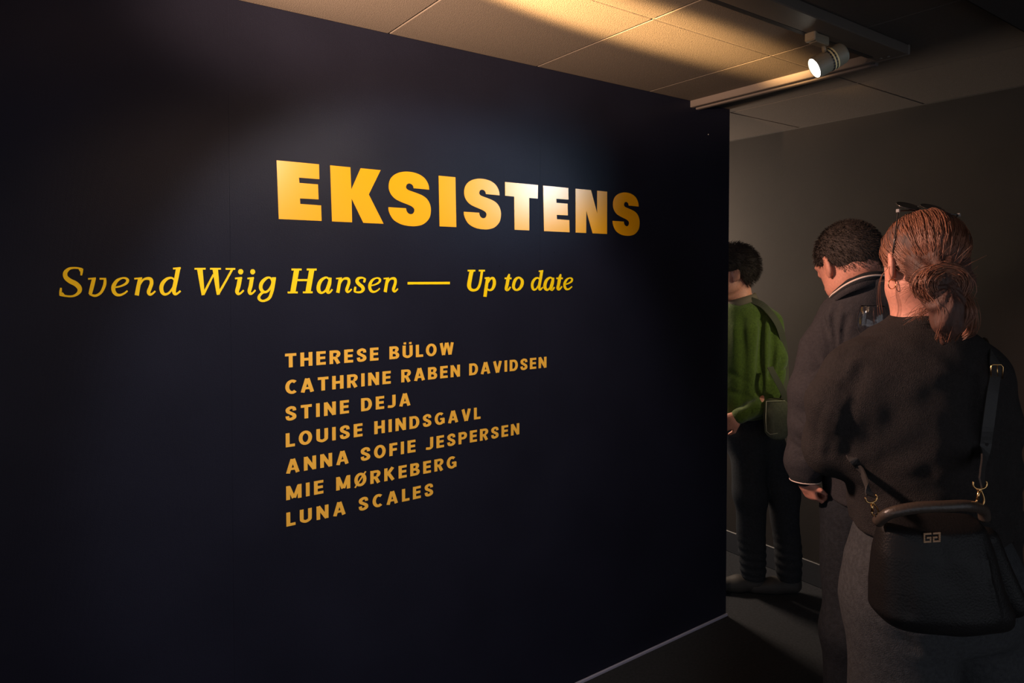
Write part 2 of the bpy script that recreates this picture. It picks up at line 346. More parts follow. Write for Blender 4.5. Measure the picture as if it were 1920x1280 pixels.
def serif_glyph(ch, span, parent):   # span: left px, right px, stroke weight for a repeated glyph
    wsc = span[2] if span else 1
    ox, strokes = SER[ch]
    base = lambda p: wallpt(ox+p[0]/7.68, 480+p[1]/7.68)
    bm = bmesh.new()
    for k, s in enumerate(strokes):
        closed = s[0] == 'c'
        if closed: s = s[1:]
        S = cs(s, 6, closed)
        strip(bm, S[:, :2], S[:, 2]*wsc, base, closed, off=k*2e-5)
    if span:
        x0 = min(v.co.x for v in bm.verts); x1 = max(v.co.x for v in bm.verts); a = wallpt(span[0], 530)[0]; b = wallpt(span[1], 530)[0]
        for v in bm.verts: v.co.x = a+(v.co.x-x0)*(b-a)/(x1-x0); v.co.z -= .0041*(a-x0)
    return bm_obj('letter', bm, yel, parent)
sub1 = empty('subtitle_lettering', (.5, D, 1.53)); tag(sub1, 'yellow italic serif lettering naming the artist in three words, left half of the subtitle row', 'lettering')
sub2 = empty('subtitle_lettering', (1.45, D, 1.53)); tag(sub2, 'yellow italic serif words Up to date, at the right end of the subtitle row', 'lettering')
for ch, px in [('S',None),('v',None),('e',None),('n',None),('d',None),('W',None),('i',None),('i',(463.7,479.8,1)),('g',None),('H',None),('a',(593.1,624.1,.86)),('n',(629.8,660,1.05)),('s',None),('e',(690,714.5,1.05)),('n',(719,746.7,1.08))]:
    serif_glyph(ch, px, sub1)
dash = serif_glyph('-', None, None); dash.name = 'long_dash'; tag(dash, 'long horizontal yellow dash between the two italic subtitle parts', 'lettering')
for ch, px in [('U',None),('p',None),('t',None),('o',None),('d',(995.2,1018.3,1.15)),('a',None),('t',(1043,1055,1)),('e',(1056,1074.2,1.15))]:
    serif_glyph(ch, px, sub2)

# sans capitals: strokes in cap-height units
st, hz = .220, .195
def arc(cx, cy, rx, ry, a0, a1, n=10, w0=st, w1=None):
    w1 = hz if w1 is None else w1; out = []
    for k in range(n+1):
        a = math.radians(a0+(a1-a0)*k/n); c = abs(math.cos(a)); out.append((cx+rx*math.cos(a), cy+ry*math.sin(a), w1+(w0-w1)*c))
    return out
def vl(x, a=0, b=1): return [(x, a, st), (x, b, st)]
def hl(y, a, b, w=hz): return [(a, y, w), (b, y, w)]
h2 = hz/2; s2 = st/2
def oval(wd): return ['c']+arc(wd/2, .5, wd/2-s2, .51-h2+.008, 90, 450-360/20, 19)
def s_gl(wd): 
    r = wd/2
    return [[(wd-s2-.0,.68,st*.95),(wd-.14,.86,hz),(r,.915,hz),(.13,.80,st),(.15,.62,st),(r,.50,st*.95),(wd-.14,.36,st),(wd-.13,.18,st),(r,.085,hz),(.14,.13,hz),(s2*.95,.32,st*.95)]]
GL = {
'T': (.64, [hl(1-h2,0,.64), vl(.32)]), 'H': (.70, [vl(s2), vl(.70-s2), hl(.5,s2,.6)]),
'E': (.56, [vl(s2), hl(1-h2,.1,.56), hl(.51,.1,.53), hl(h2,.1,.56)]), 'F': (.54, [vl(s2), hl(1-h2,.1,.54), hl(.48,.1,.51)]),
'L': (.49, [vl(s2), hl(h2,.1,.52)]), 'I': (st, [vl(s2)]),
'R': (.67, [vl(s2), hl(1-h2,.1,.40), arc(.40,.72,.27-s2+.0,.28-h2,90,-90,10), hl(.44+h2-.1,.1,.40), [(.36,.42,st),(.55,0,st)]]),
'P': (.64, [vl(s2), hl(1-h2,.1,.38), arc(.38,.69,.26-s2+.02,.31-h2,90,-90,10), hl(.38+h2,.1,.38)]),
'B': (.67, [vl(s2), hl(1-h2,.1,.38), arc(.38,.755,.25-s2,.245-h2,90,-90,10), hl(.5,.1,.40), arc(.40,.275,.27-s2,.275-h2,90,-90,10), hl(h2,.1,.40)]),
'D': (.70, [vl(s2), hl(1-h2,.1,.34), arc(.34,.5,.36-s2,.5-h2,90,-90,12), hl(h2,.1,.34)]),
'O': (.78, [oval(.78)]), 'Q': (.78, [oval(.78)]),
'C': (.65, [[q for q in arc(.39,.5,.39-s2,.51-h2,50,310,18)]]),
'G': (.74, [arc(.39,.5,.39-s2,.51-h2,50,330,18), [(.74-s2,.08,st),(.74-s2,.5,st)], hl(.46,.40,.70,.16)]),
'S': (.62, s_gl(.62)),
'U': (.70, [[(s2,1,st),(s2,.38,st),(s2+.03,.2,st*.95),(.35,.09,hz),(.70-s2-.03,.2,st*.95),(.70-s2,.38,st),(.70-s2,1,st)]]),
'A': (.78, [[(.39-.02,1,st*1.0),(.11,0,st)], [(.39+.02,1,st),(.67,0,st)], hl(.29,.2,.58,.16)]),
'V': (.74, [[(.115,1,st),(.35,0,st)], [(.625,1,st),(.39,0,st)]]),
'W': (1.06, [[(.11,1,.21),(.28,0,.21)], [(.50,1,.19),(.30,0,.2)], [(.56,1,.19),(.76,0,.2)], [(.95,1,.21),(.78,0,.21)]]),
'N': (.72, [vl(s2), vl(.72-s2), [(s2,.97,st),(.72-s2,.03,st)]]),
'M': (.88, [vl(s2), vl(.88-s2), [(.15,.93,.2),(.42,.08,.2)], [(.73,.93,.2),(.46,.08,.2)]]),
'K': (.72, [vl(s2), [(.58,1,st),(.18,.45,st)], [(.28,.58,st),(.60,0,st)]]),
'J': (.52, [[(.52-s2,1,st),(.52-s2,.32,st),(.52-s2-.02,.17,st*.9),(.25,.09,hz),(.0,.12,hz)]]),
}
GL['Ü'] = (.70, GL['U'][1]+[[(.16,1.09,.17),(.16,1.25,.17)], [(.54,1.09,.17),(.54,1.25,.17)]])
GL['Ø'] = (.78, GL['O'][1]+[[(.04,-.06,.10),(.74,1.06,.10)]])
LINES = [('THERESE BÜLOW',534.4,689,850.6),('CATHRINE RABEN DAVIDSEN',537.5,737.5,1024.4),('STINE DEJA',539.7,788,769.4),
         ('LOUISE HINDSGAVL',541.6,838,900),('ANNA SOFIE JESPERSEN',542,888,973.4),('MIE MØRKEBERG',544.7,937,855.6),('LUNA SCALES',546,985.5,811.9)]
CAPH = wallpt(537, 662.8)[1]-wallpt(537, 689)[1]
LEFT = wallpt(534.4, 689)[0]; Z0 = wallpt(536, 689)[1]; Z6 = wallpt(546, 985)[1]
ordn = ['topmost', 'second', 'third', 'middle (fourth)', 'fifth', 'sixth', 'lowest']
desc = ['two words, the second with an umlaut', 'the longest row, three words', 'a short row of two words', 'two words', 'three words', 'two words, one with a slashed O', 'a short row of two words']
for k, (txt, lx, by, rx) in enumerate(LINES):
    zb = Z0+(Z6-Z0)*k/6
    # right edge on this baseline
    t0, t1 = rx, None
    pr = min((abs(wallpt(rx, y)[1]-zb), y) for y in np.arange(600, 1000, 1.0))[1]
    width = (wallpt(rx, pr)[0]-LEFT)/CAPH
    gw = sum(GL[c][0]*1.26 for c in txt if c != ' '); nsp = txt.count(' '); slots = len(txt)-1-2*nsp
    # total = gw + slots*t + nsp*(t*... + space)
    tr = (width-gw-nsp*.34)/(slots+2*nsp)
    row = empty('name_lettering', (LEFT, D, zb)); tag(row, f'{ordn[k]} of the seven rows of small gold capitals, {desc[k]}', 'lettering', 'rows of small gold capitals on the navy wall')
    x = 0
    for c in txt:
        if c == ' ': x += .34+tr; continue
        wd, strokes = GL[c]; bm = bmesh.new()
        for q, s in enumerate(strokes):
            closed = s[0] == 'c'
            if closed: s = s[1:]
            S = np.array(s, float)
            if len(S) > 2 and (c == 'S' or c == 'J' or c in 'UÜ'): S = catmull(S, 5)
            strip(bm, S[:, :2], S[:, 2], lambda p: np.array([LEFT+(x+p[0]*1.26)*CAPH, zb+p[1]*CAPH]), closed, off=q*2e-5)
        bm_obj('letter', bm, gold2, row)
        x += wd*1.26+tr
for (px, py) in [(888, 499), (937, 498), (1040, 472), (1328, 252)]:
    p = wallpt(px, py)
    o = bm_obj('screw_head', lathe_bm([(0, .0022), (.0022, .0016), (.003, 0)], 12, Matrix.Translation((p[0], D-.0002, p[1])) @ Matrix.Rotation(PI/2, 4, 'X')), mat('screw_pale', (.5, .5, .5), .4) if px == 1328 else navy, None)
    if px == 1328: tag(o, 'tiny pale pin head near the upper right corner of the navy wall', 'pin')
    else: o.parent = wall; 

# ------------------------------------------------------------------ signed-distance modelling
f4 = np.float32
def cone(P, a, b, ra, rb):
    a = np.asarray(a, f4); ba = np.asarray(b, f4)-a; pa = P-a
    h = np.clip((pa@ba)/(ba@ba+1e-9), 0, 1)
    q = pa-h[:, None]*ba
    return np.sqrt(np.einsum('ij,ij->i', q, q))-(ra+(rb-ra)*h)
def ell(P, c, r, R=None):
    q = P-np.asarray(c, f4)
    if R is not None: q = q@np.asarray(R, f4)
    r = np.asarray(r, f4)
    k0 = np.linalg.norm(q/r, axis=1); k1 = np.linalg.norm(q/(r*r), axis=1)+1e-6
    return k0*(k0-1)/k1
def smin(a, b, k):
    h = np.maximum(k-np.abs(a-b), 0)/k; return np.minimum(a, b)-h*h*k*.25
def smax(a, b, k): return -smin(-a, -b, k)
def chain(P, pts, k=.02):
    d = None
    for (a, ra), (b, rb) in zip(pts, pts[1:]):
        c = cone(P, a, b, ra, rb); d = c if d is None else smin(d, c, k)
    return d
def loft(P, rows, depth, ex=2.0, cap=.012):
    # rows: (py, left px, right px, depth, depth radius), measured at the mean depth
    zs = []; ca = []; cb = []; ra = []; rb = []
    for (py, l, r, dep, rd) in rows:
        a = L(l, py, dep); b = L(r, py, dep); zs.append(a[2]); ca.append((a[0]+b[0])/2); cb.append(a[1]); ra.append((b[0]-a[0])/2); rb.append(rd)
    o = np.argsort(zs); zs = np.array(zs)[o]; A = [np.array(q)[o] for q in (ca, cb, ra, rb)]
    z = P[:, 2]
    # smooth interpolation of the section along the height
    zz = np.linspace(zs[0], zs[-1], 200)
    B = []
    for q in A:
        y = np.interp(zz, zs, q); kk = np.hanning(17); kk /= kk.sum(); y2 = np.convolve(np.pad(y, 8, mode='edge'), kk, 'valid'); B.append(np.interp(z, zz, y2).astype(f4))
    da = np.abs(P[:, 0]-B[0])/B[2]; db = np.abs(P[:, 1]-B[1])/B[3]
    k = (da**ex+db**ex)**(1/ex); g = np.sqrt((da/B[2])**2+(db/B[3])**2)/(np.sqrt(da**2+db**2)+1e-6)
    d = (k-1)/np.maximum(g, 1e-3)
    return smax(d, np.maximum(z-zs[-1], zs[0]-z), cap)
def seg_d(P, a, b):
    return cone(P, a, b, 0, 0)
def fold(P, d, pts, r, amp):
    q = None; amp = amp*1.2
    for a, b in zip(pts, pts[1:]):
        c = seg_d(P, a, b); q = c if q is None else np.minimum(q, c)
    return d+amp*np.exp(-(q/r)**2)
def wob(P, f, amp, ph=0):
    x, y, z = P[:, 0]*f, P[:, 1]*f, P[:, 2]*f
    return amp*(np.sin(x*1.3+2.1*np.sin(z*.7+ph)+ph)+np.sin(y*1.1+1.7*np.sin(x*.9+1)+2*ph)+np.sin(z*1.2+1.9*np.sin(x*.8+y*.6+3)+ph*.7))/3

def build(name, fn, lo, hi, h, m, parent, ax='L'):
    lo = np.array(lo, float); hi = np.array(hi, float)
    n = (np.ceil((hi-lo)/h/8).astype(int))*8+1
    # coarse pass over 8-cell blocks
    nb = (n-1)//8
    cx = [lo[k]+(np.arange(nb[k])*8+4)*h for k in range(3)]
    G = np.stack(np.meshgrid(*cx, indexing='ij'), -1).reshape(-1, 3).astype(f4)
    dc = fn(G); near = np.abs(dc) < 8*h*1.15
    full = np.repeat(np.repeat(np.repeat(np.where(dc > 0, 1, -1).astype(f4).reshape(nb), 8, 0), 8, 1), 8, 2)
    F_ = np.ones(n, f4); F_[:-1, :-1, :-1] = full
    act = np.argwhere(near.reshape(nb))
    o9 = np.stack(np.meshgrid(*[np.arange(9)]*3, indexing='ij'), -1).reshape(-1, 3)
    for s in range(0, len(act), 400):
        A = (act[s:s+400, None, :]*8+o9[None]).reshape(-1, 3)
        P = (lo+A*h).astype(f4); F_[A[:, 0], A[:, 1], A[:, 2]] = fn(P)
    # surface nets
    sg = F_ < 0
    c = [sg[i:n[0]-1+i, j:n[1]-1+j, k:n[2]-1+k] for i in (0, 1) for j in (0, 1) for k in (0, 1)]
    cnt = sum(x.astype(np.int8) for x in c); cells = np.argwhere((cnt > 0) & (cnt < 8))
    if len(cells) == 0: print('EMPTY', name); return None
    idx = -np.ones(n-1, np.int64); idx[tuple(cells.T)] = np.arange(len(cells))
    acc = np.zeros((len(cells), 3)); num = np.zeros(len(cells))
    cor = [(i, j, k) for i in (0, 1) for j in (0, 1) for k in (0, 1)]
    for a in range(8):
        for b in range(a+1, 8):
            ca, cb = np.array(cor[a]), np.array(cor[b])
            if np.abs(ca-cb).sum() != 1: continue
            va = F_[tuple((cells+ca).T)]; vb = F_[tuple((cells+cb).T)]
            x = (va < 0) != (vb < 0); t = np.where(x, va/(va-vb+1e-12), 0)
            t = np.clip(t, 0, 1)
            acc += np.where(x[:, None], ca+(cb-ca)*t[:, None], 0); num += x
    V = lo+(cells+acc/num[:, None])*h
    F = []
    for ax_ in range(3):
        o1, o2 = [(1, 2), (2, 0), (0, 1)][ax_]
        sl0 = [slice(1, -1)]*3; sl0[ax_] = slice(0, n[ax_]-1); sl1 = list(sl0); sl1[ax_] = slice(1, n[ax_])
        a = sg[tuple(sl0)]; b = sg[tuple(sl1)]; e = np.argwhere(a != b)
        if len(e) == 0: continue
        off = np.array([1, 1, 1]); off[ax_] = 0; flip = a[tuple(e.T)]; e = e+off
        d1 = np.zeros(3, int); d1[o1] = 1; d2 = np.zeros(3, int); d2[o2] = 1
        q = np.stack([idx[tuple((e-d1-d2).T)], idx[tuple((e-d2).T)], idx[tuple(e.T)], idx[tuple((e-d1).T)]], 1)
        q = np.where(flip[:, None], q, q[:, ::-1]); F.append(q)
    F = np.concatenate(F); F = F[(F >= 0).all(1)]
    # two rounds of light smoothing
    for _ in range(2):
        S = np.zeros_like(V); N = np.zeros(len(V))
        for k in range(4):
            np.add.at(S, F[:, k], V[F[:, (k+1) % 4]]); np.add.at(N, F[:, k], 1)
        V = V*.55+.45*S/np.maximum(N, 1)[:, None]
    Wd = toW(V) if ax == 'L' else V
    me = bpy.data.meshes.new(name)
    me.vertices.add(len(Wd)); me.vertices.foreach_set('co', Wd.astype(f4).ravel())
    me.loops.add(F.size); me.loops.foreach_set('vertex_index', F.astype(np.int32).ravel())
    me.polygons.add(len(F)); me.polygons.foreach_set('loop_start', np.arange(0, F.size, 4, dtype=np.int32)); me.polygons.foreach_set('loop_total', np.full(len(F), 4, np.int32))
    me.polygons.foreach_set('use_smooth', np.ones(len(F), bool)); me.update(calc_edges=True); me.validate()
    me.materials.append(m)
    o = bpy.data.objects.new(name, me); C.objects.link(o)
    if parent: o.parent = parent; o.matrix_parent_inverse = Matrix.Translation(-Vector(parent.location))
    return o
def hit(fn, px, py, d0=.9, d1=4.2, off=.004):
    d = d0
    for _ in range(140):
        p = L(px, py, d)[None].astype(f4); v = float(fn(p)[0])
        if v < off: return d
        d += max(v-off, .0008)*.7
        if d > d1: break
    return None
def surf_folds(fn, specs):           # crease lines given along the visible side of a garment, laid on its surface
    out = []
    for pts, r, a in specs:
        P3 = []
        for x, y in pts:
            d = hit(fn, x, y, off=.001)
            if d: P3.append(L(x, y, d))
        if len(P3) > 1: out.append((list(catmull(P3, 3)), r, a))
    return out
def bounds(pts, pad):
    P = np.array(pts); return P.min(0)-pad, P.max(0)+pad
def rot(yaw=0, pitch=0, roll=0):   # rotation in the local frame: columns are the axes
    return np.array(Matrix.Rotation(yaw, 3, 'Z') @ Matrix.Rotation(pitch, 3, 'X') @ Matrix.Rotation(roll, 3, 'Y'))

def head_sdf(P, c, R, s=1.0):
    """c: head centre (between the ears), R columns: right, forward, up"""
    q = lambda x, y, z: np.asarray(c)+np.asarray(R)@np.array([x, y, z])*s
    d = ell(P, q(0, -.012, .028), np.array([.074, .094, .088])*s, R)
    d = smin(d, ell(P, q(0, .035, -.03), np.array([.058, .058, .085])*s, R), .03*s)
    d = smin(d, ell(P, q(0, .062, -.088), np.array([.030, .028, .024])*s, R), .03*s)       # chin
    d = smin(d, ell(P, q(-.045, .02, -.058), np.array([.018, .040, .024])*s, R), .025*s)   # jaw corners
    d = smin(d, ell(P, q(.045, .02, -.058), np.array([.018, .040, .024])*s, R), .025*s)
    d = smin(d, cone(P, q(0, .085, .012), q(0, .107, -.024), .008*s, .0135*s), .014*s)      # nose
    d = smin(d, ell(P, q(0, .078, .034), np.array([.05, .016, .012])*s, R), .02*s)         # brow
    d = smin(d, ell(P, q(0, .090, -.053), np.array([.022, .008, .005])*s, R), .006*s)      # lips
    d = smin(d, ell(P, q(0, .089, -.063), np.array([.019, .009, .006])*s, R), .006*s)
    for sx in (-1, 1):
        d = smax(d, -ell(P, q(sx*.031, .098, .012), np.array([.018, .016, .012])*s, R), .01*s)
        d = smin(d, ell(P, q(sx*.031, .080, .012), np.array([.0125]*3)*s), .003*s)
        # ear: rim, lobe and hollow
        Re = np.asarray(R)@np.array(Matrix.Rotation(sx*.45, 3, 'Z'))
        e = ell(P, q(sx*.079, -.006, -.004), np.array([.009, .019, .033])*s, Re)
        e = smax(e, -ell(P, q(sx*.089, .001, .003), np.array([.008, .010, .018])*s, Re), .004*s)
        e = smin(e, ell(P, q(sx*.075, .004, -.030), np.array([.006, .009, .012])*s, R), .006*s)
        d = smin(d, e, .006*s)
    return d
def hand_sdf(P, wr, fd, nd, side=1, curl=.5, s=1.0):
    """wr wrist, fd towards the knuckles, nd palm normal, side: where the thumb is"""
    fd = np.array(fd, float); fd /= np.linalg.norm(fd); nd = np.array(nd, float); nd -= fd*(nd@fd); nd /= np.linalg.norm(nd)
    sd = np.cross(fd, nd)*side; w_ = np.array(wr, float)
    Rm = np.stack([sd, nd, fd], 1)
    d = ell(P, w_+fd*.050*s, np.array([.040, .017, .052])*s, Rm)
    d = smin(d, cone(P, w_-fd*.02*s, w_+fd*.03*s, .024*s, .026*s), .02)
    for k, (o, ln, r) in enumerate([(.028, .070, .0085), (.010, .078, .0088), (-.009, .072, .0084), (-.027, .058, .0074)]):
        a = w_+fd*.085*s+sd*o*s; ang = curl*(.6+.12*k); dirv = fd*math.cos(ang)+nd*math.sin(ang); b = a+dirv*ln*.45*s
        ang2 = ang+curl*1.1; d2 = fd*math.cos(ang2)+nd*math.sin(ang2); c = b+d2*ln*.32*s
        ang3 = ang2+curl*.7; d3 = fd*math.cos(ang3)+nd*math.sin(ang3); e = c+d3*ln*.26*s
        f_ = chain(P, [(a-fd*.02*s, r*1.05*s), (a, r*1.05*s), (b, r*s), (c, r*.92*s), (e, r*.8*s)], .003)
        d = smin(d, f_, .006)
    a = w_+fd*.025*s+sd*.030*s; b = a+(sd*.6+fd*.75+nd*.35)*.040*s; c = b+(fd*.85+nd*.5)*.030*s
    d = smin(d, chain(P, [(a, .0135*s), (b, .0105*s), (c, .0085*s)], .004), .012)
    return d

skin = mat('skin', (.62, .27, .19), .55, bump=.15, scale=500, spec=.4, var=.10)
skin.node_tree.nodes['Principled BSDF'].inputs['Subsurface Weight'].default_value = .08
skin.node_tree.nodes['Principled BSDF'].inputs['Subsurface Radius'].default_value = (.01, .004, .002)
blackknit = mat('black_knit', (.029, .0255, .025), .95, bump=.9, scale=520, spec=.10, var=.15)
denim = mat('grey_blue_denim', (.040, .041, .044), .9, bump=.6, scale=420, spec=.15, var=.25)
darkden = mat('dark_denim', (.018, .020, .024), .9, bump=.5, scale=300, spec=.15, var=.25)
charc = mat('charcoal_jacket_cloth', (.040, .037, .040), .9, bump=.6, scale=420, spec=.12, var=.15)
ribm = mat('black_rib_knit', (.02, .02, .022), .9, bump=.6, scale=300, spec=.2)
stripe = mat('cream_stripe', (.75, .58, .50), .8)
greenk = mat('green_wool', (.058, .092, .012), .92, bump=.9, scale=380, spec=.12, var=.25, sheen=.2)
olive = mat('olive_canvas', (.11, .11, .07), .9, bump=.6, scale=300, spec=.15, var=.15)
leather = mat('black_leather', (.010, .009, .009), .42, bump=.3, scale=260, spec=.20)
brass = mat('polished_brass', (.85, .50, .20), .25, metal=1)
shoe_m = mat('dark_shoe_leather', (.02, .02, .02), .4)
auburn = mat('auburn_hair', (.075, .030, .020), .65, bump=.7, scale=160, spec=.5, var=.45, stretch=(1, 1, .25))
auburn2 = mat('auburn_hair_strands', (.26, .105, .060), .42, spec=.5)
darkhair = mat('dark_brown_hair', (.045, .033, .028), .7, bump=.8, scale=260, spec=.3, var=.3)
darkhair2 = mat('dark_hair_strands', (.050, .038, .032), .6, spec=.35)
greyhair = mat('greying_hair_strands', (.20, .16, .13), .6, spec=.3)

def Zpy(z, d):    # pixel row of height z at depth d (screen row for the ground etc.)
    lo_, hi_ = -3000, 6000
    for _ in range(40):
        m_ = (lo_+hi_)/2
        if at(960, m_, d)[2] > z: lo_ = m_
        else: hi_ = m_
    return m_
def shoe(P, heel, toe):
    heel = np.array(heel, float); toe = np.array(toe, float); m_ = (heel+toe)/2
    d = chain(P, [(heel+[0, 0, .045], .036), (m_+[0, 0, .040], .040), (toe+[0, 0, .030], .032)], .02)
    d = smin(d, cone(P, heel+[0, 0, .05], heel+[0, 0, .10], .036, .040), .02)
    return smax(d, -(P[:, 2]-.002), .006)

# ================================================================== WOMAN
WD = 1.5
woman = empty('person', (*toW(L(1740, 1000, WD))[0][:2], 0))
tag(woman, 'woman seen from behind, auburn hair in a loose bun, black sweater, light jeans', 'person')
wc = L(1727, 494, WD+.01)
RW = rot(yaw=.06, pitch=-.16)            # turned a little to the left, looking slightly down
def w_head(P): return head_sdf(P, wc, RW, .92)
def w_arm_l(P, g=0, k=.03):
    return chain(P, [(L(1600,702,1.50), .064-g), (L(1572,760,1.49), .062-g), (L(1560,835,1.52), .058-g), (L(1588,800,1.64), .050-g), (L(1618,740,1.735), .038-g)], k)
def w_arm_r(P, g=0, k=.03):
    return chain(P, [(L(1836,702,1.50), .064-g), (L(1850,790,1.50), .060-g), (L(1860,885,1.50), .052-g), (L(1874,980,1.535), .046-g), (L(1884,1065,1.56), .036-g)], k)
w_rows = [(590,1682,1768,1.525,.058), (604,1664,1786,1.52,.070), (622,1632,1812,1.515,.088), (645,1602,1838,1.51,.103), (690,1582,1858,1.50,.122), (760,1578,1868,1.50,.132), (860,1584,1862,1.50,.130), (930,1600,1862,1.50,.130), (992,1606,1872,1.50,.135)]
def w_sweater_base(P):
    d = loft(P, w_rows, WD, 2.2)
    d = smin(d, w_arm_l(P), .060); d = smin(d, w_arm_r(P), .045)
    # neckline opening and collar edge
    d = smax(d, -cone(P, L(1722,560,1.52), L(1722,610,1.53), .044, .036), .006)
    S = lambda *q: [L(x, y, z) for x, y, z in q]
    for pts, r, a in [
        (S((1622,690,1.40),(1612,760,1.38),(1606,830,1.38),(1604,910,1.38)), .022, .005),
        (S((1608,700,1.42),(1580,790,1.44),(1548,850,1.47)), .014, .003),
        (S((1590,745,1.43),(1565,800,1.45)), .009, -.005),
        (S((1640,660,1.41),(1610,700,1.40)), .012, -.005),
        (S((1822,700,1.40),(1826,780,1.38),(1832,870,1.38)), .012, .011),
        (S((1660,720,1.37),(1640,800,1.36),(1650,880,1.36)), .020, .004),
        (S((1700,880,1.36),(1620,900,1.38)), .016, .006), (S((1790,930,1.36),(1680,890,1.36)), .016, .006),
        (S((1860,850,1.44),(1900,870,1.48)), .010, .006), (S((1850,900,1.45),(1895,915,1.48)), .010, .005),
        (S((1520,770,1.47),(1560,800,1.45),(1600,800,1.44)), .016, .003)]:
        d = fold(P, d, pts, r, a)
    return d+wob(P, 26, .0028, 1.0)+wob(P, 60, .003, 2.0)
w_sweater_creases = surf_folds(w_sweater_base, [([(1613,695),(1600,733),(1592,790),(1590,850)], .012, .009), ([(1585,668),(1613,656),(1640,660)], .010, .004), ([(1600,680),(1572,760),(1548,850)], .010, -.005), ([(1585,720),(1562,790),(1552,850)], .008, .006), ([(1545,760),(1530,800),(1528,850)], .008, .004), ([(1625,880),(1680,900),(1740,890)], .014, .006), ([(1650,930),(1720,925),(1800,900)], .014, .005), ([(1632,700),(1640,800),(1630,900)], .014, -.004), ([(1822,690),(1830,780),(1836,870)], .010, .007), ([(1700,620),(1660,632),(1625,655)], .009, .003)])
def w_sweater(P):
    d = w_sweater_base(P)
    for pts, r, a in w_sweater_creases: d = fold(P, d, pts, r*1.25, a*.6)
    return d
def leg(P, hip, knee, ank, r0, r1, r2, k=.04): return chain(P, [(hip, r0), (knee, r1), (ank, r2)], k)
gz = lambda d, z: Zpy(z, d)
w_hipL, w_kneeL, w_ankL = L(1690,1130,1.49), L(1684,gz(1.48,.5),1.48), L(1680,gz(1.52,.10),1.52)
w_hipR, w_kneeR, w_ankR = L(1822,1130,1.52), L(1850,gz(1.54,.5),1.54), L(1850,gz(1.58,.10),1.58)
def w_jeans(P):
    d = loft(P, [(972,1622,1856,1.5,.118), (1050,1592,1895,1.5,.138), (1130,1587,1905,1.5,.140), (1180,1600,1890,1.5,.12)], WD, 2.2, .03)
    d = smin(d, leg(P, w_hipL, w_kneeL, w_ankL, .112, .098, .085), .03)
    d = smin(d, leg(P, w_hipR, w_kneeR, w_ankR, .100, .095, .085), .03)
    S = lambda *q: [L(x, y, z) for x, y, z in q]
    for pts, r, a in [(S((1590,1060,1.44),(1640,1072,1.37)), .010, .006), (S((1590,1095,1.44),(1645,1110,1.37)), .010, .005),
                      (S((1660,1180,1.38),(1740,1225,1.40),(1790,1240,1.42)), .014, .008), (S((1600,1130,1.43),(1640,1200,1.38),(1650,1290,1.38)), .014, .006)]:
        d = fold(P, d, pts, r, a)
    return smax(d, .05-P[:, 2], .01)+wob(P, 22, .004, 4)
def w_body(P):
    d = w_head(P)
    d = smin(d, cone(P, L(1724,520,1.52), L(1724,615,1.53), .049, .056), .03)
    d = smin(d, loft(P, [(600,1690,1760,1.53,.045), (660,1620,1820,1.51,.075), (760,1610,1840,1.50,.10), (930,1630,1830,1.50,.095), (1080,1612,1870,1.5,.11), (1150,1620,1860,1.5,.10)], WD, 2.2, .03), .03)
    d = smin(d, w_arm_l(P, .018), .03); d = smin(d, w_arm_r(P, .016), .03)
    d = smin(d, leg(P, w_hipL, w_kneeL, w_ankL, .080, .058, .038), .03)
    d = smin(d, leg(P, w_hipR, w_kneeR, w_ankR, .078, .058, .038), .03)
    d = smin(d, hand_sdf(P, L(1618,738,1.735), L(1630,690,1.80)-L(1618,738,1.735), (1, .3, 0), 1, .9, .92), .012)
    d = smin(d, hand_sdf(P, L(1884,1068,1.56), (.02, .02, -1), (-1, .1, 0), 1, .35, .92), .012)
    return d
lo = L(1500, 380, WD)-[0, .25, 0]; b0 = np.array([L(1490,500,1.5)[0], 1.20, -.02]); b1 = np.array([L(1925,500,1.5)[0]+.02, 1.97, L(1700,375,1.5)[2]])
build('body', w_body, b0, b1, .0045, skin, woman)
build('sweater', w_sweater, [b0[0], 1.2, L(1700,1010,1.5)[2]-.12], [b1[0]+.02, 1.85, L(1700,575,1.5)[2]], .0045, blackknit, woman)
build('jeans', w_jeans, [b0[0]+.03, 1.28, .03], [b1[0]+.02, 1.75, L(1700,950,1.5)[2]], .006, denim, woman)
for ank in (w_ankL, w_ankR):
    h_ = np.array([ank[0], ank[1]-.04, 0]); t_ = h_+np.array([-.04, .19, 0])
    lo_, hi_ = bounds([h_, t_], .07); lo_[2] = -.02; hi_[2] = .17
    build('shoe', lambda P, h_=h_, t_=t_: shoe(P, h_, t_), lo_, hi_, .005, shoe_m, woman)

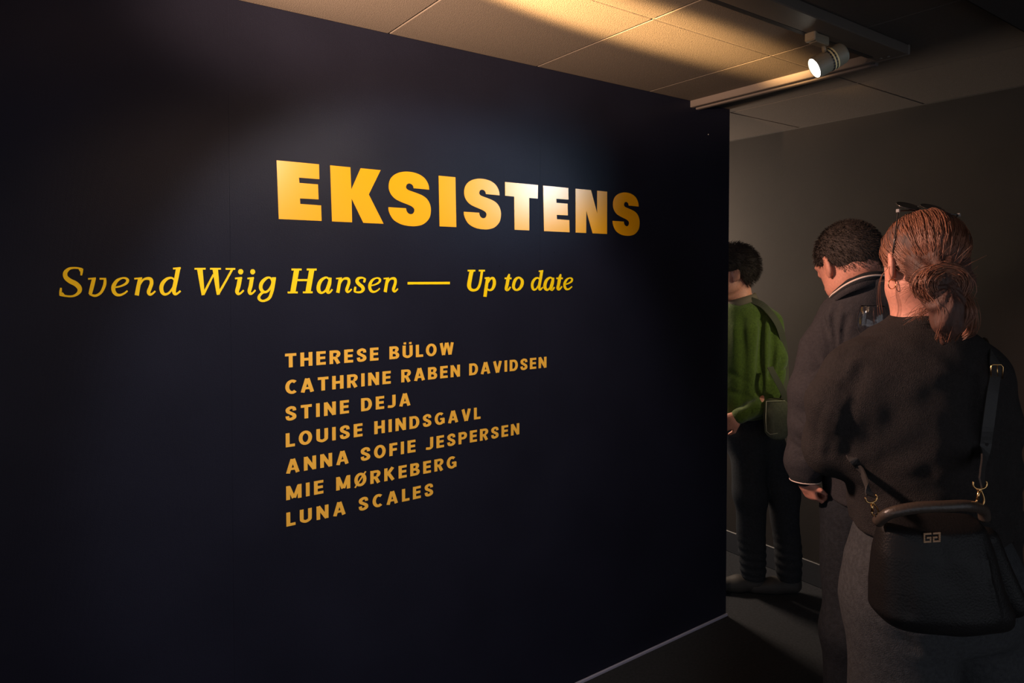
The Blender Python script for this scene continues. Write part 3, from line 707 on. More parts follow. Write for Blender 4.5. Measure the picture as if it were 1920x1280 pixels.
# hair: cap, bun, tail and loose strands
hc = np.asarray(wc)+RW@np.array([0, -.014, .030]); hr = np.array([.0750, .099, .086])
bun = L(1758, 535, 1.408); tail = [L(1764,545,1.40), L(1774,575,1.385), L(1776,605,1.385), L(1768,640,1.39)]
def w_hair(P):
    d = ell(P, hc, hr, RW)
    q = (P-np.asarray(wc, f4))@np.asarray(RW, f4)
    # open the face, free the ears and the nape
    d = smax(d, -(cone(P, np.asarray(wc)+RW@np.array([0,.14,.03]), np.asarray(wc)+RW@np.array([0,.14,-.12]), .075, .085)), .012)
    cut = -(q[:, 2]+.020+.35*np.maximum(q[:, 1]+.02, 0)+.2*np.maximum(-.02-q[:, 1], 0)*0)
    nape = smin(d, ell(P, np.asarray(wc)+RW@np.array([.012, -.052, -.045]), np.array([.062, .044, .05]), RW), .03)
    d = smax(nape, -(q[:, 2]+.088-.25*np.maximum(q[:, 1]+.05, 0)*0), .01)
    d = smax(d, -(ell(P, np.asarray(wc)+RW@np.array([-.078, .020, -.045]), np.array([.035, .050, .060]), RW)), .012)
    d = smax(d, -(ell(P, np.asarray(wc)+RW@np.array([.078, .020, -.045]), np.array([.035, .050, .060]), RW)), .012)
    b = smin(ell(P, bun, [.048, .036, .040]), ell(P, bun+np.array([.012, .03, .03]), [.045, .04, .035]), .03)
    b = smax(b, -ell(P, bun+np.array([-.004, -.035, .0]), [.014, .02, .012]), .012)
    d = smin(d, b, .025)
    d = smin(d, chain(P, list(zip(tail, (.028, .030, .024, .008))), .02), .02)
    ang = np.arctan2(P[:, 2]-bun[2], P[:, 0]-bun[0]); rr = np.hypot(P[:, 2]-bun[2], P[:, 0]-bun[0])
    return d+.0022*np.sin(ang*13+rr*40)*(rr < .2)+wob(P, 90, .0018, 3)
lo_, hi_ = bounds([hc-hr, hc+hr, bun-.06, tail[-1], bun+.06], .03)
build('hair', w_hair, lo_, hi_, .0032, auburn, woman)
paths = []; rad = []
def jit(s): return rng.normal(0, s, 3)
bd = (RW.T@(bun-hc))/hr; bd /= np.linalg.norm(bd)
for k in range(900):
    th = rng.uniform(0, 2*PI); ph = rng.uniform(-.25, 1.45)
    d0 = np.array([math.cos(th)*math.cos(ph), math.sin(th)*math.cos(ph), math.sin(ph)])
    if d0[1] > .75 and d0[2] < .55: continue
    if d0[2] < -.05 and d0[1] > -.1: continue
    tgt = bd+rng.normal(0, .10, 3); tgt /= np.linalg.norm(tgt)
    n = 14; om = math.acos(np.clip(d0@tgt, -1, 1)); lift = rng.uniform(-.004, .026)+(rng.random() < .06)*.05; ph0 = rng.uniform(0, 6)
    end = rng.uniform(.8, 1.0); pts = []
    for i in range(n):
        t = end*i/(n-1); v = (math.sin((1-t)*om)*d0+math.sin(t*om)*tgt)/math.sin(om)
        if t > 0: v = v/np.linalg.norm(v)
        r = 1.0+lift*math.sin(PI*min(1, t*1.1))+.006*math.sin(7*t+ph0)
        pts.append(hc+RW@(v*hr*r))
    paths.append(toW(pts)); rad.append(np.linspace(.0008, .0005, n))
for k in range(330):                    # loops of the bun
    a0 = rng.uniform(0, 2*PI); sp = rng.uniform(1.0, 3.4)*(1 if rng.random() < .8 else -1); r0 = rng.uniform(.018, .054); n = 16; tl = rng.normal(0, .35, 2); dz = rng.uniform(-.032, .010)
    pts = []
    for i in range(n):
        a = a0+sp*i/(n-1); r = r0*(1+.1*math.sin(2*a+a0)); bulge = -.034*math.sqrt(max(0, 1-(r0/.060)**2))
        pts.append(bun+np.array([r*math.cos(a), bulge+tl[0]*r*math.cos(a)*.4+rng.normal(0, .0006), r*math.sin(a)*.88]))
    paths.append(toW(pts)); rad.append(np.full(n, .0008))
for k in range(260):                    # falling tail, curling to the right
    s0 = rng.normal(0, 1, 2); n = 14; curl = rng.uniform(-.5, 1.4); ln = rng.uniform(.75, 1.12); pts = []
    tp = catmull(np.array(tail), 5)
    for i in range(n):
        t = i/(n-1); p = tp[min(len(tp)-1, int(t*ln*(len(tp)-1)))] if ln <= 1 else tp[min(len(tp)-1, int(t*(len(tp)-1)))]-np.array([0, 0, .014*max(0, t*ln-.9)*8])
        w_ = .024*(1-.45*t)
        p = p+np.array([s0[0]*w_*.62+curl*.020*math.sin(PI*t), s0[1]*w_*.35-.012*math.sin(PI*t), 0]); pts.append(p)
    pts = catmull(np.array(pts)[::3], 3); paths.append(toW(pts)); rad.append(np.full(len(pts), .0007))
for k in range(46):                    # big loose lock on the right
    o_ = rng.normal(0, .003, 3)
    P_ = [L(1788,530,1.42)+o_, L(1808,555,1.41)+o_*1.5, L(1820,590,1.40)+o_*1.5, L(1817,618,1.41)+o_*1.5, L(1806,630,1.42)+o_]
    pts = catmull(P_, 5); paths.append(toW(pts)); rad.append(np.full(len(pts), .0006))
for k in range(120):                    # flyaways
    th = rng.uniform(-.6, PI+.6); st_ = bun+np.array([.05*math.cos(th), rng.uniform(-.02, .02), .045*math.sin(th)+.01]); n = 6
    v = np.array([math.cos(th), rng.normal(0, .3), math.sin(th)])*rng.uniform(.012, .035); b_ = rng.normal(0, .008, 3)
    pts = [st_+v*i/(n-1)+b_*(i/(n-1))**2 for i in range(n)]; paths.append(toW(pts)); rad.append(np.full(n, .0003))
for k in range(40):
    v0 = rng.normal(0, .0015, 3)
    pts = catmull([L(1668,500,1.49)+v0, L(1653,520,1.50)+v0, L(1650,555,1.51)+v0*2, L(1655,590,1.52)+v0*3], 4) if k < 5 else catmull([L(1690+rng.uniform(0,60),598,1.455)+v0*3, L(1740+rng.uniform(-20,20),575,1.43)+v0*2, L(1765,555,1.41)+v0*2], 4)
    paths.append(toW(pts)); rad.append(np.full(len(pts), .0004))
V, F = tubes(paths, rad, 3)
o = mesh_obj('hair_strands', V, F, auburn2, woman, True); o['kind'] = 'stuff'

# sunglasses pushed up on her head
sg_ = empty('sunglasses', toW(hc+RW@np.array([0, .05, .10]))[0]); tag(sg_, 'thin dark-framed sunglasses pushed up on top of the auburn hair', 'glasses')
frm = mat('dark_metal_frame', (.10, .09, .085), .25, metal=.8)
q = lambda x, y, z: hc+RW@np.array([x, y, z])
hL, hR = L(1684,395,1.50), L(1797,403,1.545)
earL = L(1675, 482, 1.462)
V, F = tubes([toW(catmull([hL]+[L(x, y, (hit(w_hair, x, y, off=.004) or 1.5)) for x, y in ((1681,420),(1677,450),(1674,475),(1673,486))], 6))], [.0015], 8); mesh_obj('temple', V, F, frm, sg_, True)
V, F = tubes([toW(catmull([hR, q(.066, .005, .056), q(.078, -.008, .030), q(.078, -.016, .002)], 6))], [.0014], 8); mesh_obj('temple', V, F, frm, sg_, True)
for hh in (hL, hR):
    w0 = toW(hh)[0]; bm_obj('hinge', box_bm(w0[0]-.003, w0[0]+.003, w0[1]-.004, w0[1]+.004, w0[2]-.004, w0[2]+.004, .001), mat('hinge_steel', (.20, .18, .17), .4), sg_)
mid = (hL+hR)/2
ux = (hR-hL)/np.linalg.norm(hR-hL); uy = np.array([-.25, .80, .42]); uy -= ux*(uy@ux); uy /= np.linalg.norm(uy); 
lensm = mat('dark_lens', (.008, .008, .01), .12, spec=.6)
for s_ in (-1, 1):
    cen = mid+ux*s_*.034+uy*.026+np.array([0, 0, .004]); ring = [cen+ux*.027*math.cos(a)*1.0+uy*.022*math.sin(a) for a in np.linspace(0, 2*PI, 25)]
    V, F = tubes([toW(ring)], [.0016], 6); mesh_obj('rim', V, F, frm, sg_, True)
    W_ = toW([cen]+ring[:-1]); n = 24; nrm = np.cross(W_[1]-W_[0], W_[7]-W_[0]); nrm /= np.linalg.norm(nrm)
    VV = list(W_+nrm*.0008)+list(W_-nrm*.0008)
    FF = [(0, 1+k, 1+(k+1) % n) for k in range(n)]+[(n+1, n+2+(k+1) % n, n+2+k) for k in range(n)]+[(1+k, n+2+k, n+2+(k+1) % n, 1+(k+1) % n) for k in range(n)]
    mesh_obj('lens', VV, FF, lensm, sg_)
V, F = tubes([toW(catmull([hL, mid-ux*.034+uy*.010, mid+uy*.012, mid+ux*.034+uy*.010, hR], 5))], [.0016], 6); mesh_obj('bridge', V, F, frm, sg_, True)

# hoop earring
ec = np.asarray(wc)+RW@np.array([-.071, .0, -.046])
ring = [ec+np.array([.0105*math.cos(a), .004*math.cos(a), .0105*math.sin(a)]) for a in np.linspace(0, 2*PI, 30)]
V, F = tubes([toW(ring)], [.0010], 8); tag(mesh_obj('hoop_earring', V, F, brass, None, True), 'small thin gold hoop earring in the left ear of the auburn-haired woman', 'earring')

# wine glass in her raised left hand
gp = toW(L(1635, 640, 1.80))[0]; gz0 = gp[2]; dg = 1.80; mm = dg/FPX
rimz = toW(L(1635,573,dg))[0][2]
H_ = rimz-gz0
outer = [(.0, 0), (.010, .001), (.022, .008), (.031, .020), (.0375, .038), (.0375, .050), (.034, H_*.8), (.0285, H_)]
sm = catmull(np.array(outer), 5); inner = [(max(0, r-.0007), z+.0007*(z < H_*.5)) for r, z in sm[::-1]]; inner[0] = (sm[-1][0]-.0007, H_)
prof = [(0, -.085), (.034, -.084), (.034, -.082), (.008, -.078), (.0035, -.070), (.003, -.02), (.004, -.004)]+[tuple(x) for x in sm[1:]]+inner[:-1]+[(0, .0012)]
glassm = mat('clear_glass', (1, 1, 1), .0, trans=1, spec=.5); glassm.node_tree.nodes['Principled BSDF'].inputs['IOR'].default_value = 1.45
glassm.node_tree.nodes['Principled BSDF'].inputs['Roughness'].default_value = .02
tag(bm_obj('wine_glass', lathe_bm(prof, 48, Matrix.Translation((gp[0], gp[1], gz0))), glassm, None, True), 'clear empty wine glass held up in front of the left shoulder of the woman', 'glass')

# ------------------------------------------------------------------ shoulder bag on her back
bag = empty('shoulder_bag', toW(L(1750, 1170, 1.30))[0]); tag(bag, 'black leather shoulder bag with brass clips on the back of the auburn-haired woman', 'bag')
BD = 1.285
def bag_sdf(P):
    d = loft(P, [(962,1668,1826,BD+.012,.020), (985,1650,1842,BD,.040), (1030,1642,1856,BD,.052), (1090,1637,1872,BD,.058), (1140,1638,1890,BD,.060), (1172,1664,1890,BD,.050)], BD, 2.8, .02)
    d = smin(d, cone(P, L(1850,1010,BD+.04), L(1896,1130,BD+.05), .022, .026), .04)
    S = lambda *q: [L(x, y, z) for x, y, z in q]
    for pts, r, a in [(S((1657,990,BD-.05),(1662,1070,BD-.06),(1672,1150,BD-.06)), .010, .010), (S((1672,1000,BD-.05),(1680,1080,BD-.06)), .008, -.006),
                      (S((1645,1060,BD-.05),(1652,1140,BD-.055)), .008, -.005), (S((1690,1030,BD-.055),(1700,1100,BD-.06),(1706,1150,BD-.06)), .012, .005), (S((1770,985,BD-.05),(1820,972,BD-.045)), .008, .006), (S((1765,1020,BD-.05),(1775,1050,BD-.058)), .010, .005),
                      (S((1848,985,BD-.04),(1860,1090,BD-.055),(1872,1160,BD-.05)), .0045, -.004)]:
        d = fold(P, d, pts, r, a)
    return d+wob(P, 34, .0022, 6)
lo_ = [L(1610,900,BD)[0], BD-.1, L(1700,1200,BD)[2]]; hi_ = [L(1930,900,BD)[0], BD+.13, L(1700,930,BD)[2]]
build('bag_body', bag_sdf, lo_, hi_, .0036, leather, bag)
def on(fn, x, y, off=.004): 
    d = hit(fn, x, y, off=off); return L(x, y, d if d else WD-.14)
# rolled top edge / short handle
hp = catmull([L(1645,978,BD-.005), L(1668,962,BD-.030), L(1715,952,BD-.042), L(1770,949,BD-.045), L(1815,948,BD-.036), L(1842,955,BD-.010), L(1846,972,BD)], 6)
V, F = tubes([toW(hp)], [.0105], 12); mesh_obj('handle', V, F, mat('brown_black_leather', (.050, .036, .028), .35, bump=.2, scale=200, spec=.5), bag, True)
def ribbon(name, pts, width, thick, m, parent, nrm=np.array([0, -1, 0]), n=6):
    P = catmull(pts, n); T = np.gradient(P, axis=0); T /= np.linalg.norm(T, axis=1)[:, None]
    Nn = np.broadcast_to(np.asarray(nrm, float), P.shape) if np.ndim(nrm) == 1 else nrm
    S_ = np.cross(T, Nn); S_ /= np.linalg.norm(S_, axis=1)[:, None]+1e-9; N2 = np.cross(S_, T)
    V = []; F = []
    for i in range(len(P)):
        for a, b in ((-1, -1), (1, -1), (1, 1), (-1, 1)): V.append(P[i]+S_[i]*a*width/2+N2[i]*b*thick/2)
    for i in range(len(P)-1):
        for k in range(4): F.append((4*i+k, 4*i+(k+1) % 4, 4*i+4+(k+1) % 4, 4*i+4+k))
    F.append((3, 2, 1, 0)); k = 4*(len(P)-1); F.append((k, k+1, k+2, k+3))
    return mesh_obj(name, toW(V), F, m, parent)
strapm = mat('strap_leather', (.022, .019, .018), .65, bump=.2, scale=200)
sp = [L(1839,907,1.262), L(1842,885,1.305), on(w_sweater,1846,845), on(w_sweater,1852,800), on(w_sweater,1860,740), on(w_sweater,1866,700), on(w_sweater,1864,672)]
sp += [L(1856,650,1.47), L(1845,642,1.52)]
ribbon('strap', sp, .024, .003, strapm, bag)
sl = [L(1633,930,1.272), L(1627,912,1.30), on(w_sweater,1614,880,.006), on(w_sweater,1600,862,.004), L(1588,850,1.47)]
ribbon('strap', sl, .018, .003, strapm, bag)
# buckle
bp_ = on(w_sweater, 1868, 694, .010)
k_ = 1.0/FPX*(bp_[1])
U = [bp_+np.array([x, -.002, z]) for x, z in [(-.0115, -.016), (-.0125, .008), (-.009, .012), (.008, .012), (.0125, .007), (.0115, -.017)]]
V, F = tubes([toW(U)], [.0013], 8); mesh_obj('buckle', V, F, brass, bag, True)
V, F = tubes([toW([bp_+[.0, -.002, .012], bp_+[.0, -.004, -.012]])], [.0010], 8); mesh_obj('buckle_pin', V, F, brass, bag, True)
def clip(cx, cy, dep, tilt, s=1.0):
    c_ = L(cx, cy, dep); R2 = lambda x, z: np.array([x*math.cos(tilt)-z*math.sin(tilt), 0, x*math.sin(tilt)+z*math.cos(tilt)])*s
    ringp = [c_+R2(x, z) for x, z in [(-.0125, .024), (-.0135, .017), (-.009, .011), (0, .009), (.009, .011), (.0135, .017), (.0125, .024)]]
    hook = [c_+R2(x, z) for x, z in [(0, .010), (-.002, .004), (-.006, -.010), (-.0085, -.017), (-.005, -.022), (.004, -.0215), (.007, -.016), (.006, -.006), (.002, .005), (0, .010)]]
    V, F = tubes([toW(catmull(ringp, 4))], [.0016], 8); r_ = mesh_obj('clip_ring', V, F, brass, bag, True)
    V, F = tubes([toW(catmull(hook, 4))], [.0016], 8); mesh_obj('snap_hook', V, F, brass, bag, True)
    V, F = tubes([toW([c_+R2(-.002, .006), c_+R2(-.0065, -.012)])], [.0026], 8); mesh_obj('hook_sleeve', V, F, brass, bag, True)
    V, F = tubes([toW([c_+R2(0, -.020), c_+R2(.003, -.036)])], [.0035], 8); mesh_obj('bag_loop', V, F, strapm, bag, True)
clip(1838, 925, 1.262, .05, .95); clip(1638, 948, 1.272, .30, .80)
# small gilded emblem: two mirrored angular G shapes
def bag_front(x, y): return L(x, y, hit(bag_sdf, x, y, .9, 1.6, .0012) or BD-.06)
ep = bag_front(1747, 1007); eb = bmesh.new()
u = .0028
cells = ["11111011111", "10000000001", "10111011101", "10001010001", "11111011111"]
for r_, row_ in enumerate(cells):
    for c__, v_ in enumerate(row_):
        if v_ == '1':
            cc = ep+np.array([(c__-5)*u, -.0008, (2-r_)*u*1.3+(c__-5)*u*.06]); 
            bb = box_bm(-u*.46, u*.46, -.0006, .0012, -u*.55, u*.55)
            Mx = Matrix(((RT[0], FH[0], 0, 0), (RT[1], FH[1], 0, 0), (0, 0, 1, 0), (0, 0, 0, 1))); bb.transform(Matrix.Translation(toW(cc)[0]) @ Mx)
            me = bpy.data.meshes.new('t'); bb.to_mesh(me); eb.from_mesh(me); bb.free(); bpy.data.meshes.remove(me)
bm_obj('emblem', eb, mat('dull_gold_print', (.42, .24, .13), .45, metal=.4), bag)

# ================================================================== MAN
MD = 2.10
man = empty('person', (*toW(L(1635, 1000, MD))[0][:2], 0))
tag(man, 'man with short dark hair and charcoal jacket, head bowed, beyond the auburn-haired woman', 'person')
mc = L(1591, 497, MD+.035)
RM = rot(yaw=.24, pitch=-.50, roll=.0)
def m_arm_l(P, g=0): return chain(P, [(L(1539,650,2.10), .068-g), (L(1527,735,2.08), .066-g), (L(1519,800,2.08), .058-g), (L(1512,848,2.09), .050-g), (L(1509,868,2.10), .050-g), (L(1510,890,2.10), .036-g)], .03)
def m_arm_r(P, g=0): return chain(P, [(L(1730,650,2.12), .068-g), (L(1745,760,2.12), .062-g), (L(1735,830,2.20), .050-g), (L(1690,850,2.32), .040-g)], .03)
m_rows = [(522,1598,1682,2.035,.078), (540,1576,1702,2.055,.100), (562,1552,1716,2.07,.115), (600,1530,1738,2.09,.125), (650,1520,1752,2.10,.130), (750,1528,1750,2.09,.140), (850,1542,1742,2.09,.135), (915,1550,1738,2.09,.130), (935,1552,1736,2.09,.125)]
def m_jacket_base(P):
    d = loft(P, m_rows, MD, 2.2, .015)
    d = smin(d, m_arm_l(P), .035); d = smin(d, m_arm_r(P), .035)
    d = smax(d, -cone(P, L(1622,505,2.14), L(1628,556,2.14), .052, .042), .006)
    S = lambda *q: [L(x, y, z) for x, y, z in q]
    for pts, r, a in [(S((1570,600,1.99),(1562,650,1.97),(1572,730,1.96)), .012, .022), (S((1536,640,2.02),(1550,690,1.99),(1562,750,1.97)), .010, .014),
                      (S((1600,640,1.97),(1586,720,1.96),(1590,780,1.95)), .011, .018), (S((1528,640,2.03),(1550,700,2.01)), .012, -.007), (S((1555,640,1.99),(1552,720,1.99)), .012, -.006),
                      (S((1500,770,2.04),(1535,790,2.02)), .012, .005), (S((1490,820,2.05),(1530,835,2.04)), .012, .006), (S((1485,850,2.05),(1530,858,2.05)), .009, .006)]:
        d = fold(P, d, pts, r, a)
    return d+wob(P, 22, .007, 2.5)+wob(P, 55, .0028, 5)
m_jacket_creases = surf_folds(m_jacket_base, [([(1568,571),(1562,605),(1568,660),(1574,720)], .009, .011), ([(1540,592),(1554,640),(1563,700)], .008, .009), ([(1588,595),(1580,627),(1586,680)], .008, .009), ([(1553,590),(1561,640),(1568,700)], .007, -.006), ([(1577,590),(1573,640),(1578,700)], .007, -.006), ([(1500,700),(1520,698),(1540,690)], .008, .005), ([(1488,780),(1510,800)], .008, .005), ([(1484,830),(1508,846)], .008, .006)])
def m_jacket(P):
    d = m_jacket_base(P)
    for pts, r, a in m_jacket_creases: d = fold(P, d, pts, r, a)
    return d
m_hL, m_kL, m_aL = L(1596,960,2.10), L(1594,gz(2.08,.5),2.08), L(1590,gz(2.12,.1),2.12)
m_hR, m_kR, m_aR = L(1690,960,2.10), L(1694,gz(2.06,.5),2.06), L(1698,gz(2.10,.1),2.10)
def m_trousers(P):
    d = loft(P, [(915,1556,1732,2.1,.115), (960,1550,1736,2.1,.125), (1000,1552,1734,2.1,.11)], MD, 2.2, .03)
    d = smin(d, leg(P, m_hL, m_kL, m_aL, .088, .080, .066), .03); d = smin(d, leg(P, m_hR, m_kR, m_aR, .088, .080, .066), .03)
    return smax(d, .045-P[:, 2], .01)+wob(P, 20, .005, 1)
hw = L(1506, 893, 2.10)
def m_body(P):
    d = head_sdf(P, mc, RM, 1.06)
    d = smin(d, cone(P, np.asarray(mc)+RM@np.array([0, -.03, -.03]), L(1630,575,2.13), .058, .064), .03)
    d = smin(d, loft(P, [(560,1590,1670,2.12,.05), (620,1545,1720,2.10,.085), (750,1550,1728,2.10,.11), (920,1570,1718,2.1,.10), (980,1568,1720,2.1,.10)], MD, 2.2, .03), .03)
    d = smin(d, m_arm_l(P, .016), .03); d = smin(d, m_arm_r(P, .016), .03)
    d = smin(d, leg(P, m_hL, m_kL, m_aL, .07, .055, .038), .03); d = smin(d, leg(P, m_hR, m_kR, m_aR, .07, .055, .038), .03)
    d = smin(d, hand_sdf(P, hw, (.16, .0, -.40), (.9, .3, .35), 1, 1.0, .78), .012)
    d = smin(d, hand_sdf(P, L(1690,850,2.32), (-.9, .4, .1), (0, .3, -1), 1, .6, .95), .012)
    return d
b0 = np.array([L(1470,500,2.1)[0], 1.93, -.02]); b1 = np.array([L(1800,500,2.1)[0], 2.50, L(1600,415,2.1)[2]])
build('body', m_body, b0, b1, .0050, skin, man)
build('jacket', m_jacket, [b0[0], 1.9, L(1600,960,2.1)[2]], [b1[0], 2.45, L(1600,520,2.1)[2]], .0050, charc, man)
build('trousers', m_trousers, [b0[0], 1.93, .03], [b1[0], 2.3, L(1600,890,2.1)[2]], .0065, darkden, man)
for ank in (m_aL, m_aR):
    h_ = np.array([ank[0], ank[1]-.04, 0]); t_ = h_+np.array([-.08, .19, 0]); lo_, hi_ = bounds([h_, t_], .07); lo_[2] = -.02; hi_[2] = .17
    build('shoe', lambda P, h_=h_, t_=t_: shoe(P, h_, t_), lo_, hi_, .006, shoe_m, man)
# collar (rib band with stripe), cuff (rib band with stripe)
def ringpts(c, ra, rb, tilt, a0=0, a1=2*PI, n=28, dz=0, roll=0):
    out = []
    for a in np.linspace(a0, a1, n):
        x, y = ra*math.cos(a), rb*math.sin(a); out.append(np.asarray(c)+np.array([x*math.cos(roll), y*math.cos(tilt), y*math.sin(tilt)+dz+x*math.sin(roll)]))
    return out
def band(name, rings, m, parent):
    n = len(rings[0]); V = [v for r in rings for v in r]; F = []
    for i in range(len(rings)-1):
        for k in range(n-1): F.append((i*n+k, i*n+k+1, (i+1)*n+k+1, (i+1)*n+k))
    o = mesh_obj(name, toW(V), F, m, parent, True); s = o.modifiers.new('thick', 'SOLIDIFY'); s.thickness = .006; s.offset = 0; return o
cring = [L(1559,562,2.10), L(1573,545,2.03), L(1598,529,1.985), L(1628,519,1.970), L(1660,518,1.985), L(1690,527,2.03), L(1705,545,2.10), L(1680,566,2.20), L(1640,580,2.24), L(1590,580,2.20)]
cring = catmull(cring, 6, True); cring = np.vstack([cring, cring[:1]]); cmid = cring.mean(0)
def cr(sc, dz): q = cmid+(cring-cmid)*np.array([sc, sc, 1]); q = q+np.array([0, 0, dz]); return list(q)
band('collar', [cr(1.045, -.012), cr(1.03, -.004), cr(.98, .010), cr(.93, .012)], ribm, man)
band('collar_seat', [cr(1.02, -.001), cr(1.05, -.014), cr(1.06, -.030)], charc, man)
V, F = tubes([toW(cr(1.035, .002))], [.0030], 6); mesh_obj('collar_stripe', V, F, stripe, man, True)
cw = L(1510, 892, 2.10)
band('cuff', [ringpts(cw+np.array([0, 0, dz]), r, r*.95, .0) for dz, r in ((.024, .050), (.010, .047), (-.006, .044), (-.014, .0425))], ribm, man)
V, F = tubes([toW(ringpts(cw+np.array([0, 0, -.012]), .0450, .043, 0, n=40))], [.0021], 6); mesh_obj('cuff_stripe', V, F, stripe, man, True)
def short_hair(name, c, R, s, hm, strand_m, parent, back=.0, sides=None, n=4200, ln=.012, front=.062, cap=(.083, .104, .096)):
    hcn = np.asarray(c)+R@np.array([0, -.014, .032])*s; rr = np.array(cap)*s
    def fn(P):
        q = ((P-np.asarray(c, f4))@np.asarray(R, f4))/s
        d = ell(P, hcn, rr, R)
        low = -.055-.0*q[:, 1]; line = np.where(q[:, 1] < -.03, -.062, np.where(q[:, 1] < .02, .016+.0*q[:, 1], .030))
        t = np.clip((q[:, 1]+.055)/.05, 0, 1); line = -.066*(1-t)+.010*t
        t2 = np.clip((q[:, 1]-.03)/.045, 0, 1); line = line*(1-t2)+.060*t2
        return smax(d, (line-q[:, 2])*s, .008)+wob(P, 120, .0016, 2)
    lo_, hi_ = bounds([hcn-rr.max(), hcn+rr.max()], .02)
    build(name, fn, lo_, hi_, .0045, hm, parent)
    paths = []; rad = []
    vv = rng.normal(0, 1, (n*6, 3)); vv /= np.linalg.norm(vv, axis=1)[:, None]
    pp = hcn+(vv*rr*.99)@R.T; ok = fn(pp.astype(f4)) < .0010
    for v, p in list(zip(vv[ok], pp[ok]))[:n]:
        dr = R@(v*.9+np.array([0, -.45, -.6])*.9+rng.normal(0, .18, 3)); dr /= np.linalg.norm(dr)
        l_ = ln*rng.uniform(.6, 1.2); paths.append(toW([p, p+dr*l_*.6, p+dr*l_+np.array([0, 0, -.002])])); rad.append(np.array([.0008, .0007, .0003]))
    V, F = tubes(paths, rad, 3); o = mesh_obj('hair_strands', V, F, strand_m, parent); o['kind'] = 'stuff'
short_hair('hair', mc, RM, 1.06, darkhair, darkhair2, man)

# ================================================================== VISITOR IN GREEN
GD = 3.42
grn = empty('person', (*toW(L(1410, 1000, GD))[0][:2], 0))
tag(grn, 'dark-haired person in green sweater, half hidden by the navy wall end', 'person')
gc = L(1371, 512, GD)
RG = rot(yaw=1.45, pitch=-.12)
def g_arm_n(P, g=0): return chain(P, [(L(1443,606,3.36), .062-g), (L(1452,670,3.33), .056-g), (L(1450,735,3.31), .050-g), (L(1418,765,3.27), .042-g), (L(1386,780,3.26), .034-g)], .025)
def g_arm_f(P, g=0): return chain(P, [(L(1368,610,3.55), .058-g), (L(1362,690,3.56), .052-g), (L(1355,760,3.50), .040-g), (L(1335,775,3.45), .032-g)], .025)
def g_sweater_base(P):
    d = loft(P, [(556,1372,1412,3.44,.060), (575,1352,1440,3.44,.11), (610,1342,1458,3.44,.16), (680,1338,1460,3.44,.165), (740,1340,1450,3.44,.155), (778,1344,1446,3.44,.15)], GD, 2.2, .015)
    d = smin(d, g_arm_n(P), .03); d = smin(d, g_arm_f(P), .03)
    S = lambda *q: [L(x, y, z) for x, y, z in q]
    for pts, r, a in [(S((1428,600,3.30),(1424,680,3.28),(1430,760,3.27)), .018, .018), (S((1447,620,3.29),(1446,690,3.26),(1440,740,3.26)), .012, .010),
                      (S((1390,590,3.30),(1395,680,3.27),(1392,760,3.27)), .020, .008), (S((1372,600,3.30),(1376,700,3.28)), .02, -.008),
                      (S((1370,740,3.28),(1410,750,3.27)), .014, .007), (S((1455,700,3.27),(1470,690,3.30)), .010, .007)]:
        d = fold(P, d, pts, r, a)
    return d+wob(P, 20, .005, .6)
g_sweater_creases = surf_folds(g_sweater_base, [([(1428,600),(1424,680),(1430,755)], .014, .018), ([(1448,606),(1450,650),(1444,705)], .012, .014), ([(1437,600),(1436,680),(1438,740)], .014, -.010), ([(1456,705),(1466,675)], .010, .010), ([(1392,600),(1396,680),(1392,750)], .016, .008), ([(1372,735),(1400,742)], .012, .008), ([(1372,700),(1400,715)], .012, .005)])
def g_sweater(P):
    d = g_sweater_base(P)
    for pts, r, a in g_sweater_creases: d = fold(P, d, pts, r, a)
    return d
g_h1, g_k1, g_a1 = L(1404,820,3.38), L(1406,gz(3.36,.5),3.36), L(1412,gz(3.40,.1),3.40)
g_h2, g_k2, g_a2 = L(1434,820,3.42), L(1468,gz(3.40,.5),3.40), L(1480,gz(3.38,.1),3.38)
def g_jeans(P):
    d = loft(P, [(765,1352,1444,3.44,.14), (830,1356,1448,3.44,.135), (860,1370,1440,3.44,.11)], GD, 2.2, .03)
    d = smin(d, leg(P, g_h1, g_k1, g_a1, .095, .075, .062), .03); d = smin(d, leg(P, g_h2, g_k2, g_a2, .090, .074, .062), .03)
    d = d+.003*np.sin(P[:, 2]*150)*np.clip((.35-P[:, 2])*6, 0, 1)
    return smax(d, .07-P[:, 2], .01)+wob(P, 20, .005, 8)
def g_body(P):
    d = head_sdf(P, gc, RG, 1.12)
    d = smin(d, cone(P, L(1384,530,3.44), L(1390,575,3.44), .056, .062), .03)
    d = smin(d, loft(P, [(570,1368,1412,3.44,.06), (620,1352,1440,3.44,.13), (760,1356,1436,3.44,.12), (840,1362,1436,3.44,.12)], GD, 2.2, .03), .03)
    d = smin(d, g_arm_n(P, .014), .03); d = smin(d, g_arm_f(P, .014), .03)
    d = smin(d, leg(P, g_h1, g_k1, g_a1, .075, .055, .038), .03); d = smin(d, leg(P, g_h2, g_k2, g_a2, .07, .055, .038), .03)
    d = smin(d, hand_sdf(P, L(1384,781,3.26), (-1, .0, -.55), (.1, .9, -.3), 1, .6, .95), .012)
    d = smin(d, hand_sdf(P, L(1335,775,3.45), (-1, -.1, -.35), (0, .9, -.3), 1, .6, .95), .012)
    return d
b0 = np.array([L(1310,500,3.4)[0], 3.12, -.02]); b1 = np.array([L(1512,500,3.5)[0], 3.68, L(1380,445,3.42)[2]])
build('body', g_body, b0, b1, .0060, skin, grn)
build('sweater', g_sweater, [b0[0], 3.12, L(1400,800,3.4)[2]-.02], [b1[0], 3.68, L(1400,540,3.4)[2]], .0060, greenk, grn)
build('jeans', g_jeans, [b0[0], 3.12, .05], [b1[0]+.03, 3.68, L(1400,745,3.4)[2]], .0070, darkden, grn)
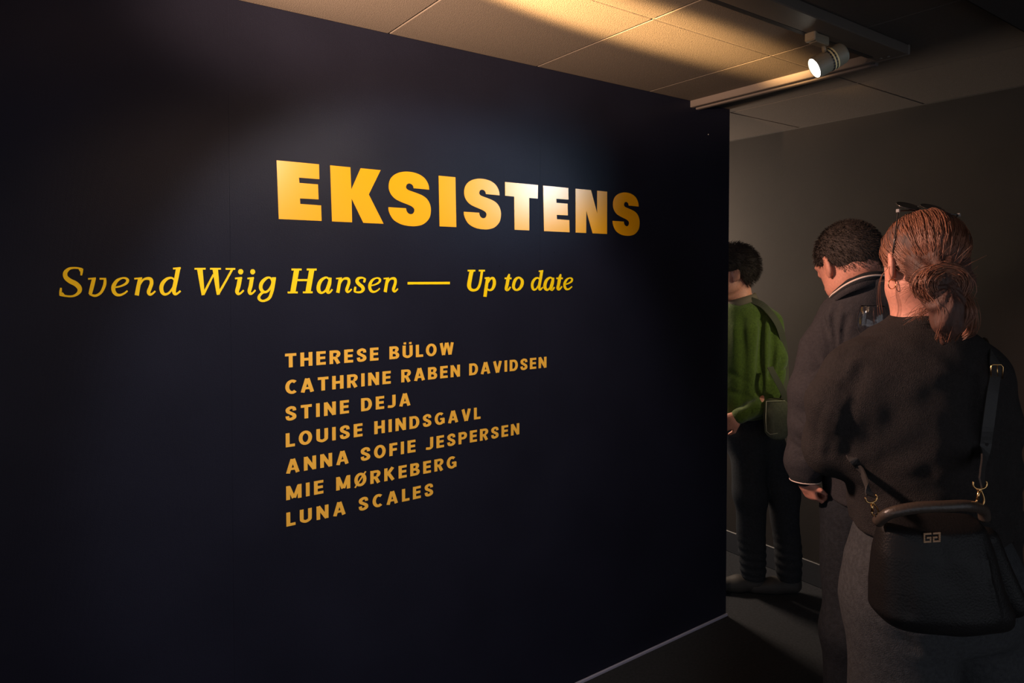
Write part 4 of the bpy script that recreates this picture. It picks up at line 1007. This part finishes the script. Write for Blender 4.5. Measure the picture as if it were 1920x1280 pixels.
for ank in (g_a1, g_a2):
    h_ = np.array([ank[0]+.02, ank[1], 0]); t_ = h_+np.array([-.19, .01, 0]); lo_, hi_ = bounds([h_, t_], .07); lo_[2] = -.02; hi_[2] = .17
    build('shoe', lambda P, h_=h_, t_=t_: shoe(P, h_, t_), lo_, hi_, .006, mat('grey_shoe', (.025, .022, .021), .7), grn)
short_hair('hair', gc, RG, 1.12, darkhair, darkhair2, grn, ln=.022, n=3000, cap=(.088, .110, .104))
# shirt collar standing out of the neckline
band('shirt_collar', [ringpts(L(1388,564,3.44)+np.array([0, 0, dz]), r, r*1.05, -.1, roll=.30, n=36) for dz, r in ((-.02, .088), (0, .080), (.018, .074))], mat('pale_brown_collar', (.11, .085, .06), .9), grn)
# bag slung behind the visitor
gb = empty('canvas_bag', toW(L(1455, 822, 3.24))[0]); tag(gb, 'olive canvas bag with a stitched flap hanging at the back of the person in green', 'bag')
def gbag(P):
    d = loft(P, [(748,1438,1474,3.22,.045), (770,1434,1477,3.22,.055), (812,1436,1474,3.22,.055), (822,1442,1468,3.22,.045)], 3.22, 3.2, .02)
    return d+wob(P, 30, .003, 3)
build('bag_body', gbag, [L(1425,700,3.22)[0], 3.12, L(1450,835,3.22)[2]], [L(1485,700,3.22)[0], 3.32, L(1450,735,3.22)[2]], .005, olive, gb)
st_ = mat('stitching_pale', (.40, .37, .24), .8)
sq = [L(1437,752,3.170), L(1436,785,3.163), L(1437,808,3.163), L(1444,814,3.163), L(1458,812,3.163)]
V, F = tubes([toW(sq), toW([L(1437,752,3.172), L(1472,751,3.172)])], [.0016, .0016], 5); mesh_obj('stitching', V, F, st_, gb)
ribbon('strap', [L(1476,752,3.20), L(1464,726,3.20), L(1452,704,3.21), L(1444,688,3.24)], .028, .004, mat('dark_webbing', (.05, .05, .03), .9), gb)
ribbon('strap', [L(1408,562,3.36), L(1430,572,3.32), L(1450,594,3.28), L(1463,618,3.28), L(1470,650,3.30), L(1473,700,3.30), L(1470,750,3.24)], .030, .005, mat('dark_webbing', (.05, .05, .03), .9), gb)
print('script done, tris approx', sum(len(o.data.polygons)*2 for o in C.objects if o.type == 'MESH'))
